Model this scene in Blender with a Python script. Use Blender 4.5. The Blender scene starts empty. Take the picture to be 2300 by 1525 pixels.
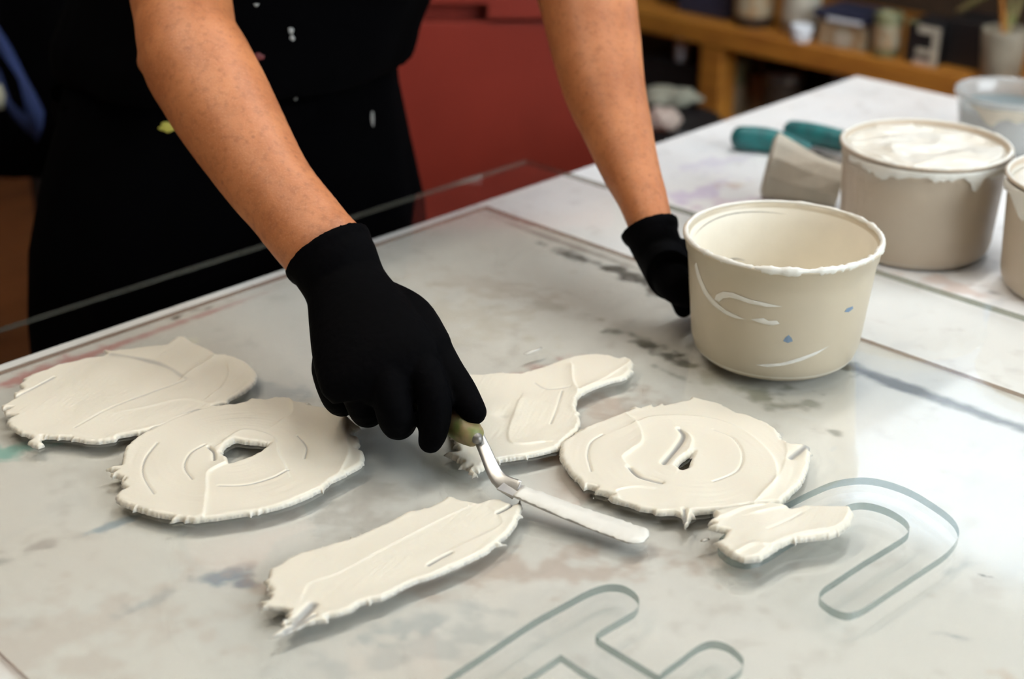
import bpy, bmesh, math, random
import numpy as np
from mathutils import Vector, Matrix, noise

random.seed(7)
rng = np.random.default_rng(11)
SC = bpy.context.scene
COL = SC.collection

# ------------------------------------------------------------------ camera
TZ = 0.90                      # table top above the floor
H = 0.54                       # lens above the table top
F = 50.0 / 36.0 * 2300.0       # focal length in pixels of the 2300x1525 frame
PITCH = math.radians(25.5)
CP, SP = math.cos(PITCH), math.sin(PITCH)
CAM = Vector((0, 0, TZ + H))
cam = bpy.data.cameras.new('camera')
cam.lens = 50; cam.sensor_width = 36; cam.sensor_fit = 'HORIZONTAL'
cam.clip_start = 0.02
cam.dof.use_dof = True
cam.dof.focus_distance = 1.04
cam.dof.aperture_fstop = 4.0
camo = bpy.data.objects.new('camera', cam); COL.objects.link(camo)
camo.location = CAM; camo.rotation_euler = (math.pi/2 - PITCH, 0, 0)
SC.camera = camo

# ------------------------------------------------------------------ world, exposure
W = bpy.data.worlds.new('world'); SC.world = W; W.use_nodes = True
W.node_tree.nodes['Background'].inputs[0].default_value = (0.55, 0.68, 0.9, 1)
W.node_tree.nodes['Background'].inputs[1].default_value = 0.6
SC.view_settings.view_transform = 'Standard'
SC.view_settings.look = 'None'
SC.view_settings.gamma = 1.0
SC.view_settings.use_curve_mapping = False
SC.view_settings.exposure = 0.78
SC.cycles.transparent_max_bounces = 24
SC.cycles.max_bounces = 5; SC.cycles.diffuse_bounces = 3; SC.cycles.glossy_bounces = 2; SC.cycles.transmission_bounces = 4
SC.cycles.use_light_tree = False
SC.cycles.use_adaptive_sampling = True; SC.cycles.adaptive_threshold = 0.1; SC.cycles.adaptive_min_samples = 12
SC.cycles.caustics_reflective = False
SC.cycles.caustics_refractive = False

R2 = math.sqrt(2)
DK = 1.517 / R2
def SD(s, d, z=0.0):
    """table-aligned: s along the worker's table edge, d from that edge into the table, z above the floor"""
    e = d - DK
    return Vector(((s + e) / R2, (s - e) / R2, z))
A_DIR = Vector((1, 1, 0)) / R2
B_DIR = Vector((1, -1, 0)) / R2

ROOM = dict(s0=-2.3, s1=2.78, d0=-3.5, d1=2.45, h=3.0)
def area_light(name, loc, direction, sx, sy, power, color):
    l = bpy.data.lights.new(name, 'AREA'); l.shape = 'RECTANGLE'; l.size = sx; l.size_y = sy
    l.energy = power; l.color = color
    o = bpy.data.objects.new(name, l); COL.objects.link(o)
    o.location = loc
    o.rotation_euler = Vector(direction).to_track_quat('-Z', 'Z').to_euler()
    return o
# daylight through the two windows (panes built below, at the same openings)
WIN1 = dict(d0=-0.85, d1=1.75, z0=1.38, z1=2.40)        # in the wall behind the shelf
WIN2 = dict(s0=0.35, s1=2.35, z0=1.15, z1=2.65)         # in the wall on the right
area_light('window_daylight', SD(ROOM['s1'] + 0.10, (WIN1['d0']+WIN1['d1'])/2, (WIN1['z0']+WIN1['z1'])/2), -A_DIR,
           WIN1['d1']-WIN1['d0'], WIN1['z1']-WIN1['z0'], 6.5, (0.80, 0.90, 1.0))
area_light('window_daylight', SD((WIN2['s0']+WIN2['s1'])/2, ROOM['d1'] + 0.10, (WIN2['z0']+WIN2['z1'])/2), -B_DIR,
           WIN2['s1']-WIN2['s0'], WIN2['z1']-WIN2['z0'], 52, (0.87, 0.94, 1.0))

# ------------------------------------------------------------------ projection helpers (photo pixel -> place)
def ray(px, py):
    u = (px - 1150.0) / F; v = -(py - 762.5) / F
    return Vector((u, CP + v * SP, v * CP - SP))
def at(px, py, h=0.0):
    """point at height h above the table top"""
    r = ray(px, py); t = (h - H) / r.z
    return CAM + r * t
def atT(px, py, t):
    return CAM + ray(px, py) * t

# ------------------------------------------------------------------ mesh helpers
def link(o, parent=None):
    COL.objects.link(o)
    if parent is not None:
        o.parent = parent
        o.matrix_parent_inverse = Matrix.Identity(4)
    return o
def world_loc(o):
    v = o.location.copy(); p = o.parent
    while p is not None:
        v = v + p.location; p = p.parent
    return v
def finish(name, bm, mats, parent=None, smooth=False, recalc=True, origin=None):
    """bmesh in world coordinates -> object with its origin at the base of its box (no rotations anywhere)"""
    if recalc: bmesh.ops.recalc_face_normals(bm, faces=bm.faces[:])
    xs = [v.co for v in bm.verts]
    lo = Vector((min(c.x for c in xs), min(c.y for c in xs), min(c.z for c in xs)))
    hi = Vector((max(c.x for c in xs), max(c.y for c in xs), max(c.z for c in xs)))
    org = origin or Vector(((lo.x+hi.x)/2, (lo.y+hi.y)/2, lo.z))
    bmesh.ops.translate(bm, verts=bm.verts[:], vec=-org)
    me = bpy.data.meshes.new(name); bm.to_mesh(me); bm.free()
    if smooth:
        for p in me.polygons: p.use_smooth = True
    for m in (mats if isinstance(mats, (list, tuple)) else [mats]): me.materials.append(m)
    o = bpy.data.objects.new(name, me)
    link(o, parent)
    o.location = org - (world_loc(parent) if parent is not None else Vector())
    return o
def empty(name, loc):
    o = bpy.data.objects.new(name, None); COL.objects.link(o); o.location = loc
    o.empty_display_size = 0.05
    return o
def tag(o, label=None, cat=None, group=None, kind=None):
    if label: o['label'] = label
    if cat: o['category'] = cat
    if group: o['group'] = group
    if kind: o['kind'] = kind
    return o
def box_pts(bm, p, mi=0):
    """8 points: bottom 4 then top 4"""
    vs = [bm.verts.new(q) for q in p]
    for f in ((0,1,2,3),(4,5,6,7),(0,1,5,4),(1,2,6,5),(2,3,7,6),(3,0,4,7)):
        fc = bm.faces.new([vs[i] for i in f]); fc.material_index = mi
    return vs
def sdbox(bm, s0, s1, d0, d1, z0, z1, mi=0):
    return box_pts(bm, [SD(s0,d0,z0), SD(s1,d0,z0), SD(s1,d1,z0), SD(s0,d1,z0),
                        SD(s0,d0,z1), SD(s1,d0,z1), SD(s1,d1,z1), SD(s0,d1,z1)], mi)
def xbox(bm, x0, x1, y0, y1, z0, z1, mi=0):
    return box_pts(bm, [Vector(q) for q in ((x0,y0,z0),(x1,y0,z0),(x1,y1,z0),(x0,y1,z0),(x0,y0,z1),(x1,y0,z1),(x1,y1,z1),(x0,y1,z1))], mi)
def obox(bm, c, ux, hx, hy, z0, z1, mi=0):
    """box turned about z: centre c, unit x direction ux, half sizes"""
    ux = Vector((ux[0], ux[1], 0)).normalized(); uy = Vector((-ux.y, ux.x, 0)); c = Vector((c[0], c[1], 0))
    q = [c-ux*hx-uy*hy, c+ux*hx-uy*hy, c+ux*hx+uy*hy, c-ux*hx+uy*hy]
    return box_pts(bm, [p+Vector((0,0,z0)) for p in q]+[p+Vector((0,0,z1)) for p in q], mi)
def bevel(bm, w, seg=2):
    bmesh.ops.recalc_face_normals(bm, faces=bm.faces[:])
    bmesh.ops.bevel(bm, geom=bm.edges[:], offset=w, segments=seg, profile=0.6, affect='EDGES')
def lathe(bm, prof, c, n=64, mi=0, closed=False, wob=None):
    """prof: (radius, z) list; c: centre (x, y)"""
    rings = []
    for (r, z) in prof:
        if r < 1e-6:
            rings.append([bm.verts.new((c[0], c[1], z))]); continue
        ring = []
        for i in range(n):
            a = 2*math.pi*i/n
            dr = wob(a, r, z) if wob else 0
            ring.append(bm.verts.new((c[0]+(r+dr)*math.cos(a), c[1]+(r+dr)*math.sin(a), z)))
        rings.append(ring)
    pairs = list(zip(rings[:-1], rings[1:])) + ([(rings[-1], rings[0])] if closed else [])
    for a, b in pairs:
        if len(a) == 1 and len(b) == 1: continue
        for i in range(n):
            j = (i+1) % n
            if len(a) == 1: f = bm.faces.new((a[0], b[i], b[j]))
            elif len(b) == 1: f = bm.faces.new((a[i], a[j], b[0]))
            else: f = bm.faces.new((a[i], a[j], b[j], b[i]))
            f.material_index = mi
def catmull(pts, k=6, closed=False):
    pts = [Vector(p) for p in pts]; n = len(pts); out = []
    rngi = range(n if closed else n-1)
    for i in rngi:
        if closed: p0, p1, p2, p3 = pts[(i-1)%n], pts[i], pts[(i+1)%n], pts[(i+2)%n]
        else: p0, p1, p2, p3 = pts[max(i-1,0)], pts[i], pts[i+1], pts[min(i+2,n-1)]
        for j in range(k):
            t = j/k
            out.append(0.5*((2*p1)+(p2-p0)*t+(2*p0-5*p1+4*p2-p3)*t*t+(3*p1-p0-3*p2+p3)*t*t*t))
    if not closed: out.append(pts[-1])
    return out
def tube(bm, pts, radii, n=16, k=5, ref=None, caps=True, mi=0):
    """smooth tube; radii: number or (side, depth). ref: None -> viewing direction of the camera decides 'depth', or a vector"""
    rr = [Vector((r if isinstance(r,(int,float)) else r[0], r if isinstance(r,(int,float)) else r[1], 0)) for r in radii]
    P = catmull(pts, k); Rr = catmull(rr, k)
    rings = []
    m = len(P)
    def ring(c, T, r, scale=1.0):
        dv = Vector(ref) if ref is not None else (c - CAM).normalized()
        S = T.cross(dv)
        if S.length < 1e-5: S = T.cross(Vector((0.31, 0.2, 0.93)))
        S.normalize(); D = S.cross(T).normalized()
        return [bm.verts.new(c + S*(r.x*scale*math.cos(2*math.pi*i/n)) + D*(r.y*scale*math.sin(2*math.pi*i/n))) for i in range(n)]
    Ts = []
    for i in range(m):
        T = (P[min(i+1,m-1)] - P[max(i-1,0)]).normalized(); Ts.append(T)
    if caps:
        rm = min(Rr[0].x, Rr[0].y)
        for a in (80, 55, 28):
            rings.append(ring(P[0]-Ts[0]*rm*math.sin(math.radians(a)), Ts[0], Rr[0], math.cos(math.radians(a))))
    for i in range(m): rings.append(ring(P[i], Ts[i], Rr[i]))
    if caps:
        rm = min(Rr[-1].x, Rr[-1].y)
        for a in (28, 55, 80):
            rings.append(ring(P[-1]+Ts[-1]*rm*math.sin(math.radians(a)), Ts[-1], Rr[-1], math.cos(math.radians(a))))
    for a, b in zip(rings[:-1], rings[1:]):
        for i in range(n):
            f = bm.faces.new((a[i], a[(i+1)%n], b[(i+1)%n], b[i])); f.material_index = mi
    f = bm.faces.new(rings[0][::-1]); f.material_index = mi
    f = bm.faces.new(rings[-1]); f.material_index = mi
def loft(bm, rings, caps=True, mi=0):
    R = [[bm.verts.new(p) for p in r] for r in rings]; n = len(R[0])
    for a, b in zip(R[:-1], R[1:]):
        for i in range(n):
            f = bm.faces.new((a[i], a[(i+1)%n], b[(i+1)%n], b[i])); f.material_index = mi
    if caps:
        bm.faces.new(R[0][::-1]).material_index = mi; bm.faces.new(R[-1]).material_index = mi
def ball(bm, c, r, sx=1, sy=1, sz=1, sub=3):
    M = Matrix.Translation(Vector(c)) @ Matrix.Diagonal((r*sx, r*sy, r*sz, 1))
    bmesh.ops.create_icosphere(bm, subdivisions=sub, radius=1.0, matrix=M)
def remesh(o, voxel, smooth=6, factor=0.5):
    m = o.modifiers.new('r', 'REMESH'); m.mode = 'VOXEL'; m.voxel_size = voxel; m.use_smooth_shade = True
    if smooth:
        s = o.modifiers.new('s', 'SMOOTH'); s.iterations = smooth; s.factor = factor
    dg = bpy.context.evaluated_depsgraph_get(); dg.update()
    me = bpy.data.meshes.new_from_object(o.evaluated_get(dg))
    mats = list(o.data.materials)
    o.modifiers.clear(); old = o.data; o.data = me; bpy.data.meshes.remove(old)
    if not me.materials:
        for q in mats: me.materials.append(q)
    for p in me.polygons: p.use_smooth = True
    return o
def flat_poly(outer, holes=()):
    """triangulated 2D outline with holes -> (verts xy, tris)"""
    bm = bmesh.new(); es = []
    for loop in [outer]+list(holes):
        vs = [bm.verts.new((p[0], p[1], 0)) for p in loop]
        es += [bm.edges.new((vs[i], vs[(i+1)%len(vs)])) for i in range(len(vs))]
    bmesh.ops.triangle_fill(bm, edges=es, use_beauty=True)
    bm.verts.index_update()
    V = [(v.co.x, v.co.y) for v in bm.verts]; T = [[v.index for v in f.verts] for f in bm.faces]
    bm.free(); return V, T
def plate(bm, outer, holes, z0, z1, mi_face=0, mi_edge=1, bottom=False):
    V, T = flat_poly(outer, holes)
    top = [bm.verts.new((x, y, z1)) for x, y in V]; bot = [bm.verts.new((x, y, z0)) for x, y in V]
    for t in T:
        bm.faces.new([top[i] for i in t]).material_index = mi_face
        if bottom: bm.faces.new([bot[i] for i in reversed(t)]).material_index = mi_face
    k = 0
    for loop in [outer]+list(holes):
        n = len(loop)
        for i in range(n):
            a, b = k+i, k+(i+1)%n
            bm.faces.new((bot[a], bot[b], top[b], top[a])).material_index = mi_edge
        k += n

# ------------------------------------------------------------------ materials
def new_mat(name):
    m = bpy.data.materials.new(name); m.use_nodes = True
    return m, m.node_tree.nodes, m.node_tree.links
def N(nodes, t, **kw):
    n = nodes.new(t)
    for k, v in kw.items(): setattr(n, k, v)
    return n
def mat(name, base, rough=0.5, var=0.12, scale=30.0, second=None, bump=0.0, bscale=200.0, metal=0.0, coat=0.0, sss=0.0, spec=0.5, stretch=None, sssr=(0.01,0.006,0.004)):
    """principled with a noise-driven colour change and optional bump"""
    m, ns, ls = new_mat(name); b = ns['Principled BSDF']
    tc = N(ns, 'ShaderNodeTexCoord'); mp = N(ns, 'ShaderNodeMapping'); ls.new(tc.outputs['Object'], mp.inputs[0])
    if stretch: mp.inputs['Scale'].default_value = stretch
    nz = N(ns, 'ShaderNodeTexNoise'); nz.inputs['Scale'].default_value = scale; nz.inputs['Detail'].default_value = 5
    ls.new(mp.outputs[0], nz.inputs['Vector'])
    rp = N(ns, 'ShaderNodeMapRange'); rp.inputs[1].default_value = 0.35; rp.inputs[2].default_value = 0.65
    ls.new(nz.outputs['Fac'], rp.inputs[0])
    mx = N(ns, 'ShaderNodeMix', data_type='RGBA')
    c2 = second or tuple(c*(1-var) for c in base)
    mx.inputs[6].default_value = (*base, 1); mx.inputs[7].default_value = (*c2, 1)
    ls.new(rp.outputs[0], mx.inputs[0]); ls.new(mx.outputs[2], b.inputs['Base Color'])
    b.inputs['Roughness'].default_value = rough; b.inputs['Metallic'].default_value = metal
    b.inputs['Coat Weight'].default_value = coat; b.inputs['Specular IOR Level'].default_value = spec
    if sss:
        b.inputs['Subsurface Weight'].default_value = sss; b.inputs['Subsurface Radius'].default_value = sssr; b.inputs['Subsurface Scale'].default_value = 1.0
    if bump:
        n2 = N(ns, 'ShaderNodeTexNoise'); n2.inputs['Scale'].default_value = bscale; n2.inputs['Detail'].default_value = 3
        ls.new(mp.outputs[0], n2.inputs['Vector'])
        bp = N(ns, 'ShaderNodeBump'); bp.inputs['Strength'].default_value = bump; bp.inputs['Distance'].default_value = 0.002
        ls.new(n2.outputs['Fac'], bp.inputs['Height']); ls.new(bp.outputs[0], b.inputs['Normal'])
    return m
def clear_mat(name, tint, rough=0.02, ior=1.49, milk=0.0, milk_col=(0.7,0.68,0.62)):
    """clear sheet: Fresnel mix of mirror reflection and straight transmission, optional milky haze"""
    m, ns, ls = new_mat(name); ns.remove(ns['Principled BSDF']); out = ns['Material Output']
    fr = N(ns, 'ShaderNodeFresnel'); fr.inputs[0].default_value = ior
    ge = N(ns, 'ShaderNodeNewGeometry')
    inv = N(ns, 'ShaderNodeMath', operation='SUBTRACT'); inv.inputs[0].default_value = 1.0; ls.new(ge.outputs['Backfacing'], inv.inputs[1])
    mu = N(ns, 'ShaderNodeMath', operation='MULTIPLY'); ls.new(fr.outputs[0], mu.inputs[0]); ls.new(inv.outputs[0], mu.inputs[1])
    tr = N(ns, 'ShaderNodeBsdfTransparent'); tr.inputs[0].default_value = (*tint, 1)
    gl = N(ns, 'ShaderNodeBsdfGlossy'); gl.inputs['Roughness'].default_value = rough; gl.inputs[0].default_value = (1,1,1,1)
    src = tr
    if milk:
        df = N(ns, 'ShaderNodeBsdfDiffuse'); df.inputs[0].default_value = (*milk_col, 1)
        mm = N(ns, 'ShaderNodeMixShader'); mm.inputs[0].default_value = milk*0.65; ls.new(tr.outputs[0], mm.inputs[1]); ls.new(df.outputs[0], mm.inputs[2])
        src = mm
    mx = N(ns, 'ShaderNodeMixShader'); ls.new(mu.outputs[0], mx.inputs[0]); ls.new(src.outputs[0], mx.inputs[1]); ls.new(gl.outputs[0], mx.inputs[2])
    ls.new(mx.outputs[0], out.inputs[0])
    return m
def tub_mat(name, col, trans=0.3, rough=0.35):
    """milky plastic: diffuse plus translucent plus gloss"""
    m, ns, ls = new_mat(name); b = ns['Principled BSDF']; out = ns['Material Output']
    tc = N(ns, 'ShaderNodeTexCoord'); nz = N(ns, 'ShaderNodeTexNoise'); nz.inputs['Scale'].default_value = 22; nz.inputs['Detail'].default_value = 5
    ls.new(tc.outputs['Object'], nz.inputs['Vector'])
    mx = N(ns, 'ShaderNodeMix', data_type='RGBA'); ls.new(nz.outputs['Fac'], mx.inputs[0])
    mx.inputs[6].default_value = (*col, 1); mx.inputs[7].default_value = (*[c*0.86 for c in col], 1)
    ls.new(mx.outputs[2], b.inputs['Base Color']); b.inputs['Roughness'].default_value = rough
    tl = N(ns, 'ShaderNodeBsdfTranslucent'); ls.new(mx.outputs[2], tl.inputs[0])
    ms = N(ns, 'ShaderNodeMixShader'); ms.inputs[0].default_value = trans
    ls.new(b.outputs[0], ms.inputs[1]); ls.new(tl.outputs[0], ms.inputs[2]); ls.new(ms.outputs[0], out.inputs[0])
    return m

M = {}
M['glass'] = clear_mat('clear_sheet', (0.97, 0.98, 0.97), 0.03)
M['glass_edge'] = clear_mat('clear_sheet_edge', (0.42, 0.45, 0.40), 0.12, milk=0.22, milk_col=(0.55,0.52,0.42))
M['sheet'] = clear_mat('old_clear_sheet', (0.94, 0.932, 0.905), 0.08, milk=0.12, milk_col=(0.72,0.67,0.58))
M['sheet_edge'] = clear_mat('old_clear_sheet_edge', (0.5, 0.38, 0.32), 0.3, milk=0.75, milk_col=(0.42,0.30,0.25))
M['acrylic'] = clear_mat('acrylic_face', (0.985, 0.99, 0.99), 0.02)
M['acrylic_edge'] = clear_mat('acrylic_edge', (0.46, 0.52, 0.51), 0.08, milk=0.2, milk_col=(0.45,0.55,0.55))
M['pane'] = clear_mat('window_pane', (0.98, 0.99, 0.99), 0.01)
M['wall'] = mat('wall_paint', (0.56, 0.49, 0.40), 0.85, 0.12, 4, bump=0.1)
M['wall_dark'] = mat('brown_wall_paint', (0.16, 0.11, 0.075), 0.85, 0.25, 4, bump=0.1)
M['ceiling'] = mat('ceiling_paint', (0.72, 0.70, 0.66), 0.9, 0.06, 3)
M['floor'] = mat('floor_wood', (0.34, 0.12, 0.035), 0.5, 0.5, 3, second=(0.15,0.05,0.015), bump=0.1, bscale=40, stretch=(1,1,1))
M['white_frame'] = mat('painted_frame', (0.75, 0.75, 0.73), 0.5, 0.08, 12)
M['steel'] = mat('brushed_steel', (0.62, 0.61, 0.58), 0.42, 0.1, 60, metal=1.0)
M['dark_steel'] = mat('dark_steel', (0.10, 0.095, 0.09), 0.45, 0.5, 40, second=(0.33,0.31,0.28), metal=0.7)
M['red'] = mat('red_enamel', (0.25, 0.030, 0.018), 0.42, 0.12, 6, bump=0.03, bscale=300)
M['black_cloth'] = mat('black_cotton', (0.0010, 0.0009, 0.0013), 0.95, 0.25, 40, bump=0.25, bscale=900, spec=0.03)
M['black_denim'] = mat('black_canvas', (0.0010, 0.0009, 0.0013), 0.95, 0.25, 40, bump=0.25, bscale=700, spec=0.03)
M['glove'] = mat('black_rubber', (0.0008, 0.0007, 0.0010), 0.75, 0.3, 60, bump=0.35, bscale=160, spec=0.035)
M['blue'] = mat('blue_cloth', (0.007, 0.024, 0.11), 0.8, 0.4, 14, bump=0.2, bscale=500)
M['hair'] = mat('dark_hair', (0.010, 0.006, 0.004), 0.8, 0.4, 90)
M['shoe'] = mat('black_leather', (0.012, 0.011, 0.01), 0.5, 0.3, 50)
M['eye'] = mat('eye_white', (0.5, 0.46, 0.42), 0.3, 0.05, 20)
M['paint_white'] = mat('white_paint', (0.75, 0.72, 0.64), 0.38, 0.05, 60, sss=0.0, bump=0.12, bscale=350)
M['paint_speck_white'] = mat('dried_white_paint', (0.34, 0.34, 0.32), 0.6, 0.15, 200)
M['paint_yellow'] = mat('dried_yellow_paint', (0.55, 0.48, 0.08), 0.6, 0.15, 200)
M['paint_redspeck'] = mat('dried_red_paint', (0.12, 0.008, 0.008), 0.6, 0.15, 200)
M['paint_blue'] = mat('dried_blue_paint', (0.22, 0.31, 0.42), 0.6, 0.3, 200)
M['paint_grey'] = mat('grey_scrape', (0.42, 0.39, 0.33), 0.6, 0.2, 200)
M['tub'] = tub_mat('cream_tub_plastic', (0.71, 0.615, 0.455), 0.22)
M['tub_pinkish'] = tub_mat('beige_tub_plastic', (0.66, 0.545, 0.41), 0.20)
M['deli'] = clear_mat('cloudy_plastic', (0.84, 0.85, 0.84), 0.12, milk=0.55, milk_col=(0.74,0.73,0.70))
M['paint_in'] = mat('tub_paint', (0.70, 0.66, 0.57), 0.33, 0.06, 30, bump=0.1, bscale=120)
M['cream_coat'] = mat('cream_paint_coat', (0.84, 0.775, 0.645), 0.4, 0.05, 30, bump=0.1, bscale=120)
M['greywater'] = mat('grey_blue_paint', (0.20, 0.245, 0.25), 0.25, 0.1, 20)
M['wood'] = mat('orange_pine', (0.48, 0.20, 0.026), 0.55, 0.35, 12, second=(0.34,0.125,0.016), bump=0.1, stretch=(1,1,6))
M['wood_handle'] = mat('stained_handle', (0.30, 0.20, 0.10), 0.5, 0.4, 90, second=(0.16,0.19,0.05))
M['teal'] = mat('teal_grip', (0.012, 0.17, 0.165), 0.5, 0.25, 60, second=(0.02,0.10,0.10), bump=0.15, bscale=400)
M['paper'] = mat('dirty_paper', (0.56, 0.50, 0.40), 0.8, 0.2, 25, second=(0.44,0.40,0.32), bump=0.4, bscale=60)
M['blk'] = mat('black_plastic', (0.012, 0.011, 0.012), 0.5, 0.3, 20)
M['dkbrown'] = mat('dark_brown_card', (0.06, 0.038, 0.022), 0.7, 0.3, 20)
M['navy'] = mat('navy_plastic', (0.03, 0.035, 0.07), 0.45, 0.3, 20)
M['jar_pale'] = mat('pale_plastic_jar', (0.36, 0.32, 0.24), 0.45, 0.3, 25)
M['jar_green'] = mat('olive_jar', (0.26, 0.26, 0.13), 0.45, 0.4, 40, second=(0.12,0.12,0.06))
M['label'] = mat('worn_label', (0.34, 0.20, 0.09), 0.6, 0.3, 50, second=(0.36,0.32,0.22))
M['palelabel'] = mat('pale_label', (0.5, 0.46, 0.37), 0.6, 0.2, 60)
M['white_plastic'] = mat('white_plastic', (0.80, 0.85, 0.90), 0.4, 0.1, 40)
M['greyblue'] = mat('blue_grey_steel', (0.12, 0.145, 0.19), 0.38, 0.3, 9, second=(0.20,0.25,0.31))
M['shade'] = mat('enamel_shade', (0.5, 0.5, 0.48), 0.4, 0.05, 20)
M['rag'] = mat('pale_rag', (0.34, 0.34, 0.26), 0.9, 0.3, 30)
M['rag_pink'] = mat('pink_rag', (0.55, 0.45, 0.38), 0.9, 0.2, 30)

def skin_mat():
    m, ns, ls = new_mat('skin'); b = ns['Principled BSDF']
    tc = N(ns, 'ShaderNodeTexCoord')
    def noi(sc, det=4):
        n = N(ns, 'ShaderNodeTexNoise'); n.inputs['Scale'].default_value = sc; n.inputs['Detail'].default_value = det
        ls.new(tc.outputs['Object'], n.inputs['Vector']); return n
    def mixc(fac, a, bcol):
        x = N(ns, 'ShaderNodeMix', data_type='RGBA'); ls.new(fac, x.inputs[0])
        if isinstance(a, tuple): x.inputs[6].default_value = (*a, 1)
        else: ls.new(a, x.inputs[6])
        x.inputs[7].default_value = (*bcol, 1); return x.outputs[2]
    def rng_(src, lo, hi, o0=0., o1=1.):
        r = N(ns, 'ShaderNodeMapRange'); r.inputs[1].default_value = lo; r.inputs[2].default_value = hi
        r.inputs[3].default_value = o0; r.inputs[4].default_value = o1; ls.new(src, r.inputs[0]); return r.outputs[0]
    c = mixc(rng_(noi(26, 5).outputs['Fac'], 0.35, 0.68), (0.51, 0.188, 0.068), (0.39, 0.128, 0.040))
    c = mixc(rng_(noi(170, 3).outputs['Fac'], 0.48, 0.72, 0, 0.6), c, (0.29, 0.092, 0.030))
    c = mixc(rng_(noi(600, 2).outputs['Fac'], 0.52, 0.72, 0, 0.45), c, (0.55, 0.24, 0.11))
    vo = N(ns, 'ShaderNodeTexVoronoi'); vo.inputs['Scale'].default_value = 46; vo.inputs['Randomness'].default_value = 1.0
    ls.new(tc.outputs['Object'], vo.inputs['Vector'])
    c = mixc(rng_(vo.outputs['Distance'], 0.05, 0.10, 0.55, 0.0), c, (0.24, 0.075, 0.03))
    ls.new(c, b.inputs['Base Color']); b.inputs['Roughness'].default_value = 0.52
    b.inputs['Subsurface Weight'].default_value = 0.12; b.inputs['Subsurface Radius'].default_value = (0.008, 0.003, 0.0015); b.inputs['Subsurface Scale'].default_value = 1.0
    bp = N(ns, 'ShaderNodeBump'); bp.inputs['Strength'].default_value = 0.12; bp.inputs['Distance'].default_value = 0.0015
    ls.new(noi(420, 2).outputs['Fac'], bp.inputs['Height']); ls.new(bp.outputs[0], b.inputs['Normal'])
    return m
M['skin'] = skin_mat()

def paint_mat():
    """knife-spread paint: thinner places let the grey below through (by the mesh's own thickness)"""
    m, ns, ls = new_mat('spread_paint'); b = ns['Principled BSDF']
    at_ = N(ns, 'ShaderNodeAttribute', attribute_name='thickness')
    r = N(ns, 'ShaderNodeMapRange'); r.inputs[1].default_value = 0.0006; r.inputs[2].default_value = 0.0026; ls.new(at_.outputs['Fac'], r.inputs[0])
    mx = N(ns, 'ShaderNodeMix', data_type='RGBA'); ls.new(r.outputs[0], mx.inputs[0])
    mx.inputs[6].default_value = (0.36, 0.35, 0.32, 1); mx.inputs[7].default_value = (0.74, 0.685, 0.565, 1)
    ls.new(mx.outputs[2], b.inputs['Base Color'])
    b.inputs['Roughness'].default_value = 0.34; b.inputs['Specular IOR Level'].default_value = 0.45
    b.inputs['Subsurface Weight'].default_value = 0.15; b.inputs['Subsurface Radius'].default_value = (0.003, 0.0022, 0.0014); b.inputs['Subsurface Scale'].default_value = 1.0
    tc = N(ns, 'ShaderNodeTexCoord'); n2 = N(ns, 'ShaderNodeTexNoise'); n2.inputs['Scale'].default_value = 420; n2.inputs['Detail'].default_value = 3
    ls.new(tc.outputs['Object'], n2.inputs['Vector'])
    bp = N(ns, 'ShaderNodeBump'); bp.inputs['Strength'].default_value = 0.08; bp.inputs['Distance'].default_value = 0.001
    ls.new(n2.outputs['Fac'], bp.inputs['Height']); ls.new(bp.outputs[0], b.inputs['Normal'])
    return m
M['spread'] = paint_mat()

def vnoise(x, y, seed=0):
    """smooth lattice noise 0..1 on arrays"""
    xi, yi = np.floor(x).astype(np.int64), np.floor(y).astype(np.int64); fx, fy = x-xi, y-yi
    def hsh(a, b):
        n_ = (a*374761393 + b*668265263 + seed*974634777) & 0xffffffff
        n_ = ((n_ ^ (n_ >> 13))*1274126177) & 0xffffffff
        return ((n_ ^ (n_ >> 16)) & 0xffff)/65535.0
    u, v = fx*fx*(3-2*fx), fy*fy*(3-2*fy)
    return (hsh(xi,yi)*(1-u)+hsh(xi+1,yi)*u)*(1-v) + (hsh(xi,yi+1)*(1-u)+hsh(xi+1,yi+1)*u)*v
def fbm(x, y, sc, octv=5, seed=0):
    h = 0; a = 0.5
    for k in range(octv): h = h + a*vnoise(x*sc*2**k+seed*3.7, y*sc*2**k-seed*1.3, seed+k); a *= 0.5
    return h/(1-0.5**octv)
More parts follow.
